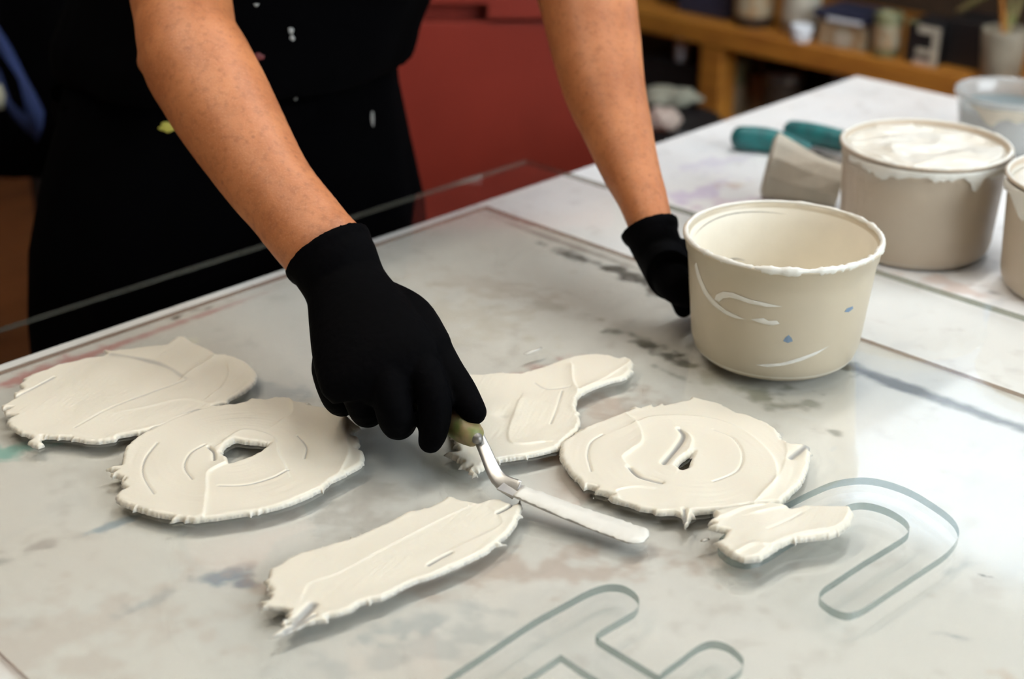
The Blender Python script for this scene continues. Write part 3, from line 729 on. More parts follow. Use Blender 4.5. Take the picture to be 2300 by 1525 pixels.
paint_piece('paint_slab', 'broad white paint ring in front of the nearly empty tub', ZB,
    [(705,590),(720,560),(780,520),(830,490),(900,460),(960,440),(1020,420),(1080,392),(1092,372),(1120,385),(1180,360),(1195,378),(1240,358),(1250,372),(1300,360),(1370,345),(1385,325),(1440,340),(1520,355),(1580,385),(1620,410),(1680,420),(1715,440),(1780,465),(1830,500),
     (1850,545),(1900,570),(1990,572),(2002,640),(1990,700),(1960,770),(1900,830),(1850,880),(1700,890),(1600,905),(1500,915),(1400,925),(1380,960),(1352,1000),(1340,940),(1300,925),(1200,925),(1185,912),(1120,905),
     (1060,880),(980,862),(950,840),(985,838),(890,815),(880,840),(895,800),(850,790),(830,798),(800,755),(760,720),(730,680),(705,640)],
    holes=[[(1308,690),(1340,652),(1402,612),(1385,650),(1372,690),(1340,706)]],
    radial=(1360,660), thick=0.0042, seed=31, group=GRP,
    lips=[([(1060,700),(1030,650),(1080,610),(1130,570),(1120,500),(1080,450)],0.0022,0.009,0.0009), ([(1740,860),(1820,770),(1810,660),(1700,540),(1560,470),(1400,440),(1200,440),(1100,470)],0.0016,0.010,0.0010),
          ([(1330,690),(1380,600),(1385,545),(1330,500)],0.0016,0.006,0.0008), ([(1010,850),(1000,820),(1100,800),(1180,810)],0.0010,0.005,0.0008), ([(1860,540),(1880,620),(1840,740),(1740,850)],0.0010,0.006,0.001)],
    grooves=[([(1065,700),(1120,745),(1230,778)],0.0030,0.0022), ([(1245,675),(1300,610),(1345,540),(1325,505)],0.0026,0.0028), ([(870,720),(850,640),(870,570),(930,530)],0.0009,0.0009),
             ([(1500,770),(1620,720),(1650,640),(1600,550),(1500,505)],0.0008,0.0009), ([(1350,915),(1355,970)],0.0026,0.0016), ([(1980,585),(1900,650)],0.0014,0.004)])
paint_piece('paint_slab', 'small thick white paint strip over the leg of the clear hook', ZB,
    [(1500,916),(1560,905),(1650,895),(1750,885),(1850,878),(1900,905),(1970,888),(2060,890),(2150,895),(2200,893),(2228,930),(2210,980),(2160,1020),(2100,1050),(2000,1060),(1900,1070),(1840,1100),
     (1780,1140),(1740,1165),(1660,1172),(1600,1150),(1560,1122),(1520,1085),(1495,1078),(1545,1060),(1575,1022),(1515,1012),(1465,995),(1505,985),(1480,968),(1510,950)],
    stroke=60, thick=0.0040, edge=0.0030, seed=41, group=GRP, z0=GT+AT+0.0001,
    lips=[([(1560,950),(1650,915),(1800,885)],0.0018,0.006,0.0010), ([(1800,1110),(1950,1040),(2140,1010),(2195,940)],0.0016,0.006,0.0012), ([(1610,1140),(1700,1100),(1760,1105)],0.0018,0.005,0.0012), ([(1720,935),(1850,905),(2000,890)],0.0012,0.005,0.001)],
    grooves=[([(1780,1020),(1870,980),(1960,930)],0.0006,0.0008)])
def fleck(px, py, L, w, ang, label):
    p = at(px, py, GT); bm = bmesh.new()
    u = Vector((math.cos(math.radians(ang)), math.sin(math.radians(ang)), 0)); v = Vector((-u.y, u.x, 0))
    n = 14; c = p+Vector((0,0,0.0008)); top = bm.verts.new(c)
    rim = [bm.verts.new(p + u*(L*math.cos(2*math.pi*i/n)*random.uniform(.8,1.1)) + v*(w*math.sin(2*math.pi*i/n)*random.uniform(.7,1.2))+Vector((0,0,0.0001))) for i in range(n)]
    for i in range(n): bm.faces.new((rim[i], rim[(i+1)%n], top))
    bm.faces.new(rim[::-1])
    tag(finish('paint_fleck', bm, M['paint_white'], smooth=True), label, 'paint', 'stray flecks of white paint')
fleck(1197, 789, 0.012, 0.0022, 40, 'thin stray fleck of white paint above the forked slab')
fleck(1584, 1213, 0.004, 0.002, 30, 'tiny white paint droplet left of the small thick strip')

# ------------------------------------------------------------------ palette knife
knife = empty('palette_knife', at(1130, 1090, GT)); tag(knife, 'cranked steel palette knife with green-stained wooden handle in the gloved fist', 'palette knife')
hb = at(1128, 1088, GT+0.010); ht = at(1452, 1212, GT+0.0022)
bd = (ht-hb).normalized(); side = Vector((0,0,1)).cross(bd).normalized(); up = bd.cross(side).normalized()
Lb = (ht-hb).length
def blade_rings(z0, z1, w0, w1, lo=0.0, hi=1.0, n=14, jag=0.0, seed=0):
    g = random.Random(seed); top = []; 
    for i in range(n+1):
        t = lo+(hi-lo)*i/n
        w = w0+(w1-w0)*min(1, t/0.9)
        if t > 0.93: w *= math.sqrt(max(0.0, 1-((t-0.93)/0.075)**2))*0.98+0.02
        c = hb + bd*(Lb*t) + Vector((0,0,-0.0016*math.sin(math.pi*t)))
        top.append((c, w*(1+g.uniform(-jag,jag)), w*(1+g.uniform(-jag,jag))))
    return [[c+side*wa+up*z0, c-side*wb+up*z0, c-side*wb*0.96+up*z1*(g.uniform(.7,1.3) if jag else 1), c+up*(z1*(1.5 if jag else 1.0)), c+side*wa*0.96+up*z1*(g.uniform(.7,1.3) if jag else 1)] for c, wa, wb in top]
bm = bmesh.new(); loft(bm, blade_rings(-0.0004, 0.0004, 0.0075, 0.0105)); bl = finish('blade', bm, M['steel'], knife)
bm = bmesh.new(); loft(bm, blade_rings(0.0004, 0.0013, 0.0070, 0.0110, 0.12, 1.0, 40, 0.07, 3)); finish('paint_load', bm, M['paint_white'], bl, smooth=True)
hs = at(1066, 960, GT+0.026)
bm = bmesh.new(); tube(bm, [hs+(hs-hb).normalized()*0.0, hs.lerp(hb,0.4)+Vector((-.001,0,.001)), hs.lerp(hb,0.85)+Vector((0,0,-0.002)), hb+bd*0.012], [(0.0042,0.0022),(0.0046,0.0018),(0.0056,0.0014),(0.0072,0.0006)], n=12)
finish('shank', bm, M['steel'], knife, smooth=True)
hd = (at(1050, 972, GT+0.026) - at(905, 860, GT+0.026)).normalized()
h1 = at(1058, 974, GT+0.026)
hpts = [h1 - hd*x for x in (0.0, 0.008, 0.03, 0.07, 0.105)]
bm = bmesh.new(); tube(bm, hpts, [0.0095,0.0110,0.0118,0.0125,0.009], n=18)
finish('handle', bm, M['wood_handle'], knife, smooth=True)
bm = bmesh.new(); tube(bm, [h1+hd*0.004, h1+hd*0.009], [0.0062,0.0040], n=16, k=2)
finish('ferrule', bm, M['dark_steel'], knife, smooth=True)

# ------------------------------------------------------------------ tubs of paint
def wall_patch(name, c, rb, rt, z0, hgt, loop, off, m, parent, thick=0.0008):
    """raised smear on a tub wall: loop of (angle deg, height fraction); angle 270 faces the camera"""
    V, Tt = flat_poly(loop)
    # densify the patch so that it follows the wall
    bm = bmesh.new(); vs = [bm.verts.new((x, y*100, 0)) for x, y in V]
    for t in Tt: bm.faces.new([vs[i] for i in t])
    for _ in range(3):
        lg = [e for e in bm.edges if e.calc_length() > 4]
        if lg: bmesh.ops.subdivide_edges(bm, edges=lg, cuts=1)
    bmesh.ops.triangulate(bm, faces=bm.faces[:])
    bm.verts.ensure_lookup_table()
    def put(x, y, o):
        f = y/100; rr = rb+(rt-rb)*f+o; a = math.radians(x)
        return Vector((c[0]+rr*math.cos(a), c[1]+rr*math.sin(a), z0+hgt*f))
    b2 = bmesh.new(); vin = [put(v.co.x, v.co.y, off) for v in bm.verts]
    isb = [any(len(e.link_faces) < 2 for e in v.link_edges) for v in bm.verts]
    to = [b2.verts.new(put(v.co.x, v.co.y, off+(0 if isb[i] else thick))) for i, v in enumerate(bm.verts)]
    bm.verts.index_update()
    for f in bm.faces: b2.faces.new([to[v.index] for v in f.verts])
    bm.free()
    o = finish(name, b2, m, parent, smooth=True)
    return o
def tub(name, label, c, z0, rb, rt, hgt, m, level, paint_m, rough_rim=0.0, swirl=0.0, seed=0, low_wall=None):
    root = empty(name, Vector((c[0], c[1], z0))); tag(root, label, 'tub')
    th = 0.0022; bm = bmesh.new()
    rr = lambda f: rb+(rt-rb)*f
    prof = [(0.0,z0+0.0015),(rb*0.85,z0+0.0015),(rb-0.012,z0),(rb-0.0062,z0+hgt*.012),(rb-0.0028,z0+hgt*.04),(rb-.0006,z0+hgt*.085)]
    prof += [(rr(f), z0+hgt*f) for f in (.15,.3,.45,.6,.75,.86)]
    prof += [(rr(.88)+.0012,z0+hgt*.875),(rr(.95)+.0016,z0+hgt*.965),(rt+.0030,z0+hgt*.978),(rt+.0032,z0+hgt*.992),(rt+.002,z0+hgt),(rt-.0005,z0+hgt*.997)]
    prof += [(rr(f)-th, z0+hgt*f) for f in (.95,.8,.6,.4,.2,.05)]
    prof += [(rb-th-.004, z0+.004),(0.0,z0+.004)]
    k_in = len(prof)-8
    lathe(bm, prof, c, 96); bm.faces.ensure_lookup_table()
    for fi, f_ in enumerate(bm.faces):
        if fi >= (k_in)*96-96*0: f_.material_index = 1
    finish('tub_body', bm, [m, paint_m], root, smooth=True)
    # paint inside: heightfield disc
    zl = z0+hgt*level; rl = rr(level)-th-0.0004; bm = bmesh.new(); g = np.random.default_rng(seed)
    ph = g.uniform(0,6.28,8)
    def hgt_fn(x, y):
        p = Vector((x*14+seed, y*14, 0)); q = noise.noise(p)*0.5
        w = noise.noise(Vector((x*14+2.5*q, y*48+5*q+seed, 1.3)))
        return swirl*(0.9*q + 0.7*(1-abs(w)*2.2)*0.5+0.10*noise.noise(Vector((x*60,y*110,seed))))
    nr, na = 34, 96; rings = []
    cz = bm.verts.new((c[0],c[1],zl+hgt_fn(0,0)))
    for i in range(1, nr+1):
        q = rl*i/nr; fade = 1.0 if i < nr-1 else 0.2
        rings.append([bm.verts.new((c[0]+q*math.cos(2*math.pi*j/na), c[1]+q*math.sin(2*math.pi*j/na), zl+fade*hgt_fn(q*math.cos(2*math.pi*j/na), q*math.sin(2*math.pi*j/na)))) for j in range(na)])
    for j in range(na): bm.faces.new((cz, rings[0][j], rings[0][(j+1)%na]))
    for a_, b_ in zip(rings[:-1], rings[1:]):
        for j in range(na): bm.faces.new((a_[j], b_[j], b_[(j+1)%na], a_[(j+1)%na]))
    finish('paint_fill', bm, paint_m, root, smooth=True)
    if rough_rim:
        bm = bmesh.new(); n = 220; rings = []
        for i in range(n):
            a = 2*math.pi*i/n
            k = rough_rim*(0.45+0.55*noise.noise(Vector((math.cos(a)*6, math.sin(a)*6, seed)))+0.35*noise.noise(Vector((math.cos(a)*28, math.sin(a)*28, seed))))
            front = 0.6+0.4*math.cos(a-math.radians(285)); k = max(k*front*1.5, 0.0004)
            cr = rt+0.0006; rings.append([Vector((c[0]+(cr+math.cos(b_)*(0.0012+k*.8))*math.cos(a), c[1]+(cr+math.cos(b_)*(0.0012+k*.8))*math.sin(a), z0+hgt-0.0006+math.sin(b_)*(0.0008+k*1.1))) for b_ in [2*math.pi*q/8 for q in range(8)]])
        R = [[bm.verts.new(p) for p in r_] for r_ in rings]
        for i in range(n):
            a_, b_ = R[i], R[(i+1)%n]
            for q in range(8): bm.faces.new((a_[q], a_[(q+1)%8], b_[(q+1)%8], b_[q]))
        finish('rim_crust', bm, M['paint_white'], root, smooth=True)
    return root
pxm = lambda t: t/F
# nearly empty tub in front
b1 = at(1737, 783, GT); T1 = (b1-CAM).dot(Vector((0,CP,-SP)))
r1b = 182*T1/F; h1t = 0.1050; r1t = 0.0790
TUB1 = tub('paint_tub', 'nearly empty cream tub with smeared rim standing on the glass', (b1.x,b1.y), TZ+GT, r1b, r1t, h1t, M['tub'], 0.22, M['cream_coat'], rough_rim=0.0030, swirl=0.005, seed=5)
bc = (b1.x, b1.y); za = TZ+GT
wall_patch('paint_smear', bc, r1b, r1t, za, h1t, [(196,.82),(200,.72),(207,.63),(216,.573),(226,.540),(234,.532),(240,.545),(233,.562),(226,.577),(219,.612),(211,.665),(204,.755),(199,.86)], 0.0003, M['paint_white'], TUB1)
wall_patch('paint_smear', bc, r1b, r1t, za, h1t, [(217,.63),(219,.68),(224,.728),(231,.745),(236,.735),(243,.722),(252,.715),(262,.697),(252,.683),(242,.688),(234,.700),(229,.698),(224,.668),(221,.625)], 0.0003, M['paint_white'], TUB1)
wall_patch('paint_smear', bc, r1b, r1t, za, h1t, [(243,.555),(250,.535),(257,.53),(261,.55),(259,.575),(254,.565),(251,.585),(247,.57)], 0.0003, M['paint_white'], TUB1)
wall_patch('paint_smear', bc, r1b, r1t, za, h1t, [(248,.165),(256,.16),(266,.185),(276,.22),(287,.27),(296,.33),(288,.30),(276,.255),(264,.205),(254,.185)], 0.0002, M['paint_white'], TUB1, 0.0005)
wall_patch('paint_spot', bc, r1b, r1t, za, h1t, [(264,.40),(267,.385),(270,.40),(269,.43),(267,.455),(265,.43)], 0.0002, M['paint_blue'], TUB1, 0.0003)
wall_patch('paint_spot', bc, r1b, r1t, za, h1t, [(303,.60),(307,.585),(311,.60),(310,.625),(305,.625)], 0.0002, M['paint_blue'], TUB1, 0.0003)
# full tub behind
b2 = at(2050, 552, 0); T2 = (b2-CAM).dot(Vector((0,CP,-SP)))
r2b = 163*T2/F; r2t = 0.0805; h2t = 0.110
TUB2 = tub('paint_tub', 'tub filled to the brim with white paint behind the nearly empty one', (b2.x,b2.y), TZ, r2b, r2t, h2t, M['tub_pinkish'], 0.94, M['paint_in'], rough_rim=0.0018, swirl=0.013, seed=9)
c2 = (b2.x,b2.y)
drip = []
for i, a in enumerate(np.linspace(196, 352, 60)):
    low = 0.90+0.05*noise.noise(Vector((i*0.33,2.1,0)))+0.03*noise.noise(Vector((i*0.95,7.1,0)))-(0.12*math.exp(-((i-36)/2.0)**2))-(0.06*math.exp(-((i-12)/3.2)**2))-0.05*math.exp(-((i-45)/4)**2)
    drip.append((a, low))
loop = drip + [(a, 0.965) for a in np.linspace(352, 196, 60)]
wall_patch('paint_drip', c2, r2b, r2t+0.003, TZ, h2t, loop, 0.0010, M['paint_white'], TUB2, 0.0012)
# tub cut by the right edge of the photo
b3 = at(2420, 650, 0); T3 = (b3-CAM).dot(Vector((0,CP,-SP)))
TUB3 = tub('paint_tub', 'paint tub cut off by the right edge of the photo', (b3.x,b3.y), TZ, 0.0715, 0.0785, 0.112, M['tub_pinkish'], 0.90, M['paint_in'], rough_rim=0.0018, swirl=0.011, seed=15)
loop = [(a, 0.84+0.08*noise.noise(Vector((i*0.22,5.1,0)))-0.12*math.exp(-((i-7)/1.8)**2)) for i, a in enumerate(np.linspace(170, 300, 30))] + [(a, .965) for a in np.linspace(300, 170, 30)]
wall_patch('paint_drip', (b3.x,b3.y), 0.0715, 0.0815, TZ, 0.112, loop, 0.0010, M['paint_white'], TUB3, 0.0012)
# cloudy deli container
b4 = at(2270, 203, 0.070)
DELI = empty('deli_container', Vector((b4.x,b4.y,TZ))); tag(DELI, 'cloudy translucent container holding grey-blue liquid at the far table corner', 'container')
bm = bmesh.new(); hd4 = 0.070; rb4, rt4 = 0.052, 0.0625
prof = [(0,TZ+.001),(rb4-.003,TZ),(rb4,TZ+.003)]+[(rb4+(rt4-rb4)*f, TZ+hd4*f) for f in (.2,.4,.6,.8)]+[(rt4+.001,TZ+hd4*.9),(rt4+.003,TZ+hd4*.92),(rt4+.003,TZ+hd4),(rt4+.001,TZ+hd4)]+[(rb4+(rt4-rb4)*f-.0015, TZ+hd4*f) for f in (.95,.7,.4,.1)]+[(rb4-.004,TZ+.004),(0,TZ+.004)]
lathe(bm, prof, (b4.x,b4.y), 64); finish('container_body', bm, M['deli'], DELI, smooth=True)
bm = bmesh.new(); f = .70; rq = rb4+(rt4-rb4)*f-.002
lathe(bm, [(0,TZ+.0045),(rb4-.005,TZ+.0045),(rq,TZ+hd4*f),(0,TZ+hd4*f)], (b4.x,b4.y), 48); finish('liquid', bm, M['greywater'], DELI, smooth=False)
wall_patch('paint_drip', (b4.x,b4.y), rb4, rt4, TZ, hd4, [(200,.86),(215,.80),(228,.60),(236,.55),(243,.68),(252,.72),(262,.66),(270,.70),(285,.72),(300,.75),(330,.8),(330,.9),(290,.9),(250,.9),(215,.9)], 0.0012, M['paper'], DELI, 0.0004)
# small stray marks inside the first tub
def inner_mark(a0, a1, f0, f1, w, m, nm='scrape_line'):
    n = 14; bm = bmesh.new(); pv = None
    for i in range(n+1):
        a = math.radians(a0+(a1-a0)*i/n); f = f0+(f1-f0)*i/n+0.04*math.sin(math.pi*i/n); rr = r1b+(r1t-r1b)*f-0.0026
        ww = w*math.sin(math.pi*(i+.4)/(n+.8))
        q = [Vector((b1.x+rr*math.cos(a), b1.y+rr*math.sin(a), za+h1t*f+s_*ww)) for s_ in (-1, 1)]
        v = [bm.verts.new(x) for x in q]
        if pv: bm.faces.new((pv[0], v[0], v[1], pv[1]))
        pv = v
    finish(nm, bm, m, TUB1)
inner_mark(160, 78, .86, .90, 0.0006, M['paint_grey'])
inner_mark(128, 104, .48, .50, 0.0009, M['paint_grey'])

# ------------------------------------------------------------------ pliers with teal grips
PL = empty('pliers', at(1780, 330, 0)); tag(PL, 'worn pliers with two teal grips lying open behind the full tub', 'pliers')
def bar(bm, pts, rad, n=14): tube(bm, pts, rad, n=n, k=4, ref=(0,0,1))
p = [at(1664, 310, .0155), at(1720, 314, .0155), at(1770, 325, .014), at(1812, 338, .012)]
bm = bmesh.new(); bar(bm, p, [(0.0125,0.0150),(0.0125,0.0150),(0.0105,0.0125),(0.0085,0.0095)]); finish('grip', bm, M['teal'], PL, smooth=True)
p2 = [at(1779, 293, .012), at(1815, 298, .013), at(1860, 308, .013), at(1900, 318, .012)]
bm = bmesh.new(); bar(bm, p2, [(0.0110,0.0125),(0.0120,0.0130),(0.0120,0.0130),(0.0115,0.0125)]); finish('grip', bm, M['teal'], PL, smooth=True)
pv = at(1925, 366, .010)
bm = bmesh.new(); bar(bm, [p[-1].lerp(p[-2],.2), at(1870, 354, .011), pv], [(0.0070,0.0060),(0.0085,0.006),(0.012,0.007)]); finish('handle_arm', bm, M['dark_steel'], PL, smooth=True)
bm = bmesh.new(); bar(bm, [p2[-1].lerp(p2[-2],.2), at(1915, 338, .011), pv], [(0.0070,0.0060),(0.0085,0.006),(0.012,0.007)]); finish('handle_arm', bm, M['dark_steel'], PL, smooth=True)
bm = bmesh.new(); bar(bm, [pv, at(1960, 376, .010), at(2000, 388, .009)], [(0.013,0.007),(0.011,0.007),(0.006,0.005)]); finish('jaw', bm, M['dark_steel'], PL, smooth=True)
bm = bmesh.new(); lathe(bm, [(0,pv.z+.010),(.005,pv.z+.0095),(.006,pv.z+.007),(.006,pv.z+.004)], (pv.x,pv.y), 20); finish('pivot', bm, M['steel'], PL, smooth=True)

# ------------------------------------------------------------------ crumpled paper cup lying on its side
ca = at(1728, 392, .034); cb = ca + Vector((.074, -.020, -.012))
ax = (cb-ca).normalized(); sv = ax.cross(Vector((0,0,1))).normalized(); uv = sv.cross(ax).normalized()
bm = bmesh.new(); n = 11; rows = []
for k_, (t, ro, dz) in enumerate([(-.06,.004,0),(-.05,.030,.002),(0.0,.0365,.003),(0.3,.0320,0),(0.62,.0270,-.002),(0.97,.0235,-.003),(1.0,.0235,-.003),(1.0,.0215,-.003),(0.62,.022,-.003),(0.6,.004,-.003)]):
    c = ca.lerp(cb, t)+Vector((0,0,dz)); row = []
    for i in range(n):
        a = 2*math.pi*i/n
        q = 1+0.22*noise.noise(Vector((math.cos(a)*1.3+4, math.sin(a)*1.3, t*1.5)))+0.16*noise.noise(Vector((math.cos(a)*3, math.sin(a)*3, t*2.5)))
        if math.cos(a) > 0.2 and math.sin(a) < -0.2: q -= 0.12*math.sin(math.pi*min(1,max(0,t)))
        row.append(c+sv*(ro*q*0.9*math.cos(a))+uv*(ro*q*1.05*math.sin(a)))
    rows.append(row)
mz = min(v.z for r_ in rows for v in r_); sh = TZ+0.0006-mz
loft(bm, [[v+Vector((0,0,sh)) for v in r_] for r_ in rows])
bevel(bm, 0.0012, 2)
CUP = finish('paper_cup', bm, M['paper'], smooth=False); tag(CUP, 'crumpled beige paper cup lying on its side beside the pliers', 'cup')

# ------------------------------------------------------------------ red tool cabinet
RY = 2.16; RX0, RX1 = -0.50, 0.165
CAB = empty('tool_cabinet', Vector(((RX0+RX1)/2, RY+0.23, 0))); tag(CAB, 'dark red steel tool cabinet standing behind the worker', 'cabinet')
bm = bmesh.new(); xbox(bm, RX0, RX1, RY+0.022, RY+0.48, 0.04, 1.22); bevel(bm, 0.006); finish('body', bm, M['red'], CAB)
zt = atT(1150, 36, 2.3*1.0).z
def zpix(py): 
    rr_ = ray(1150, py); return (CAM + rr_*(RY/rr_.y)).z
def xpix(px, py):
    rr_ = ray(px, py); return (CAM + rr_*(RY/rr_.y)).x
zA, zB, xN = zpix(39), zpix(6), xpix(1096, 30)
bm = bmesh.new(); xbox(bm, RX0+0.01, RX1-0.01, RY, RY+0.02, 0.06, zA-0.008); bevel(bm, 0.003); door = finish('door', bm, M['red'], CAB)
bm = bmesh.new()
loop = [(RX0+0.01, zB), (xN, zB), (xN, zA), (RX1-0.01, zA), (RX1-0.01, 1.20), (RX0+0.01, 1.20)]
fr_ = [bm.verts.new((x, RY-0.006, z)) for x, z in loop]; bk = [bm.verts.new((x, RY+0.02, z)) for x, z in loop]
bm.faces.new(fr_); bm.faces.new(bk[::-1])
for i in range(6): bm.faces.new((fr_[i], fr_[(i+1)%6], bk[(i+1)%6], bk[i]))
dr = finish('drawer', bm, M['red'], CAB)
bm = bmesh.new(); xbox(bm, -0.40, -0.05, RY-0.022, RY-0.007, 1.10, 1.125); bevel(bm, .003); finish('handle', bm, M['steel'], dr)
bm = bmesh.new(); xbox(bm, RX0+0.03, RX1-0.03, RY+0.05, RY+0.45, 0.0, 0.04); finish('plinth', bm, M['blk'], CAB)

# ------------------------------------------------------------------ wooden shelving unit along the back wall
SS = 2.352                                    # front edge of the shelf board (s)
ZS = TZ - 0.137                               # its top
SHF = empty('shelving_unit', SD(2.56, 0.6, 0)); tag(SHF, 'orange pine shelving unit crowded with studio supplies along the back wall', 'shelving')
def sdpart(name, m, parent, *q, bv=0.003):
    bm = bmesh.new(); sdbox(bm, *q)
    if bv: bevel(bm, bv)
    return finish(name, bm, m, parent)
D0, D1 = -1.45, 2.2
sdpart('shelf_board', M['wood'], SHF, SS, 2.77, D0, D1, ZS-0.042, ZS)
sdpart('shelf_board', M['wood'], SHF, SS+0.02, 2.77, D0, D1, 0.42, 0.455)
sdpart('shelf_board', M['wood'], SHF, SS+0.02, 2.77, D0, D1, 1.30, 1.335)
def d_of(px, py, s):                           # where the ray of a pixel meets the plane s
    rr_ = ray(px, py); t = s*R2/(rr_.x+rr_.y); p_ = CAM+rr_*t
    return (p_.x-p_.y)/R2+DK, p_.z
dp, _ = d_of(1603, 180, SS+0.02)
for d in (D0+0.03, dp, dp+1.3, D1-0.03):
    sdpart('post', M['wood'], SHF, SS+0.004, SS+0.06, d-0.027, d+0.027, 0.0, ZS-0.042)
    sdpart('post', M['wood'], SHF, 2.70, 2.76, d+0.5, d+0.55, 0.0, ZS-0.042) if d < 1.5 else None
sdpart('back_panel', M['dkbrown'], SHF, 2.765, 2.775, D0, D1, 0.0, 1.335)
# supplies on the upper board -----------------------------------------
def box_item(name, label, cat, px0, px1, hgt, m, s=SS+0.06, dep=0.08, z=ZS, parts=(), py=80, bv=0.003):
    d0, _ = d_of(px0, py, s); d1, _ = d_of(px1, py, s)
    root = empty(name, SD(s+dep/2, (d0+d1)/2, z)); tag(root, label, cat)
    sdpart('body', m, root, s, s+dep, d0, d1, z, z+hgt, bv=bv)
    for (nm, pm, a, b_, c, e) in parts:         # fractions of width and height on the front face
        sdpart(nm, pm, root, s-0.003, s+0.001, d0+(d1-d0)*a, d0+(d1-d0)*b_, z+hgt*c, z+hgt*e, bv=0)
    return root, d0, d1
def jar_item(name, label, cat, pxc, wpx, hgt, m, s=SS+0.07, z=ZS, lid=None, taper=1.0, py=80, lab=None, lidh=0.016):
    dc, _ = d_of(pxc, py, s); p_ = SD(s, dc, z); dist = (p_-CAM).dot(Vector((0,CP,-SP))); ra = wpx*0.5*dist/F
    root = empty(name, p_); tag(root, label, cat)
    bm = bmesh.new(); lathe(bm, [(0,z),(ra*.92*taper,z),(ra*taper,z+.004),(ra*(taper+1)/2,z+hgt*.5),(ra,z+hgt*.95),(ra*.97,z+hgt),(ra*.9,z+hgt),(ra*.88,z+hgt*.9),(0,z+hgt*.88)], (p_.x,p_.y), 32); finish('body', bm, m, root, smooth=True)
    if lid:
        bm = bmesh.new(); lathe(bm, [(0,z+hgt),(ra*1.03,z+hgt),(ra*1.06,z+hgt+.003),(ra*1.06,z+hgt+lidh),(ra*.98,z+hgt+lidh+.002),(0,z+hgt+lidh+.002)], (p_.x,p_.y), 32); finish('lid', bm, lid, root, smooth=False)
    if lab:
        bm = bmesh.new(); lathe(bm, [(ra*(taper+.2*(1-taper))+.0012,z+hgt*.22),(ra*(taper+.75*(1-taper))+.0012,z+hgt*.75)], (p_.x,p_.y), 32); finish('label', bm, lab, root, smooth=True)
    return root, p_, ra
box_item('storage_box', 'low black box at the shelf end next to the forearm', 'box', 1470, 1512, 0.06, M['blk'], s=SS+0.10)
box_item('storage_box', 'black carton left of the dark brown tin on the pine shelf', 'box', 1520, 1628, 0.11, M['navy'], s=SS+0.06)
jar_item('paint_tin', 'dark brown tin between the black carton and the pale jar', 'tin', 1690, 88, 0.105, M['dkbrown'], lid=M['dark_steel'], lab=M['label'])
jar_item('jar', 'pale grey jar left of the blue-lidded box', 'jar', 1795, 84, 0.125, M['jar_pale'], lab=M['palelabel'], s=SS+0.085)
jar_item('plastic_cup', 'small white cup in front of the pale grey jar', 'cup', 1800, 50, 0.032, M['white_plastic'], s=SS+0.022, taper=.85)
rt_, d0, d1 = box_item('storage_box', 'tan cardboard box with a dark blue lid', 'box', 1838, 1945, 0.052, M['label'], s=SS+0.03, dep=0.09, parts=[('paper_label', M['palelabel'], .38, .70, .05, .60)])
sdpart('lid', M['navy'], rt_, SS+0.024, SS+0.126, d0-0.012, d1+0.004, ZS+0.052, ZS+0.068)
sdpart('paper_strip', M['white_plastic'], rt_, SS+0.0235, SS+0.0255, d0+0.02, d1-0.008, ZS+0.050, ZS+0.058, bv=0)
jar_item('jar', 'olive glass jar right of the blue-lidded box', 'jar', 1993, 64, 0.080, M['jar_green'], lid=None, lab=M['label'], s=SS+0.045)
box_item('storage_box', 'black narrow box between the blue-lidded box and the olive jar', 'box', 1950, 1966, 0.062, M['blk'], s=SS+0.05, dep=0.05)
box_item('label_box', 'black box with pale striped label facing the room', 'box', 2036, 2112, 0.078, M['blk'], s=SS+0.03, dep=0.07,
         parts=[('label_stripe', M['palelabel'], .35, 1.0, .74, .92), ('label_stripe', M['palelabel'], .35, .8, .24, .38), ('label_stripe', M['palelabel'], .80, 1.0, .0, .74), ('label_stripe', M['rag_pink'], .30, .8, .0, .12), ('label_stripe', M['jar_green'], .0, .35, .92, 1.0)])
box_item('storage_box', 'large black box between the striped box and the brush cup', 'box', 2122, 2212, 0.085, M['blk'], s=SS+0.06, dep=0.09)
cup, cpn, cra = jar_item('brush_cup', 'grey plastic cup of brushes at the right end of the shelf', 'cup', 2258, 104, 0.090, M['jar_pale'], s=SS+0.04, taper=.80, lab=None)
for k_, (px, py, m_) in enumerate(((2262, 30, M['wood']), (2290, 20, M['wood_handle']), (2240, 40, M['wood_handle']))):
    top = cpn + Vector((0.02*(k_-1)+0.005, 0.01, 0.155)); bot = cpn + Vector((-0.01*(k_-1), 0, 0.012))
    bm = bmesh.new(); tube(bm, [bot, bot.lerp(top,.6), top], [0.004,0.005,0.003], n=10)
    b_ = finish('paint_brush', bm, m_, smooth=True); tag(b_, ['orange wooden brush standing in the shelf cup', 'brown brush on the right in the shelf cup', 'brown brush on the left in the shelf cup'][k_], 'brush', 'brushes in the cup')
st0 = SD(SS+0.11, d_of(2150, 60, SS+0.11)[0], ZS+0.091); st1 = SD(SS+0.11, d_of(2225, 10, SS+0.11)[0], ZS+0.135)
bm = bmesh.new(); tube(bm, [st0, st0.lerp(st1,.5), st1], [0.005,0.006,0.007], n=10); o = finish('wooden_stick', bm, M['wood_handle'], smooth=True); tag(o, 'slanting wooden stick leaning above the large black box', 'stick')
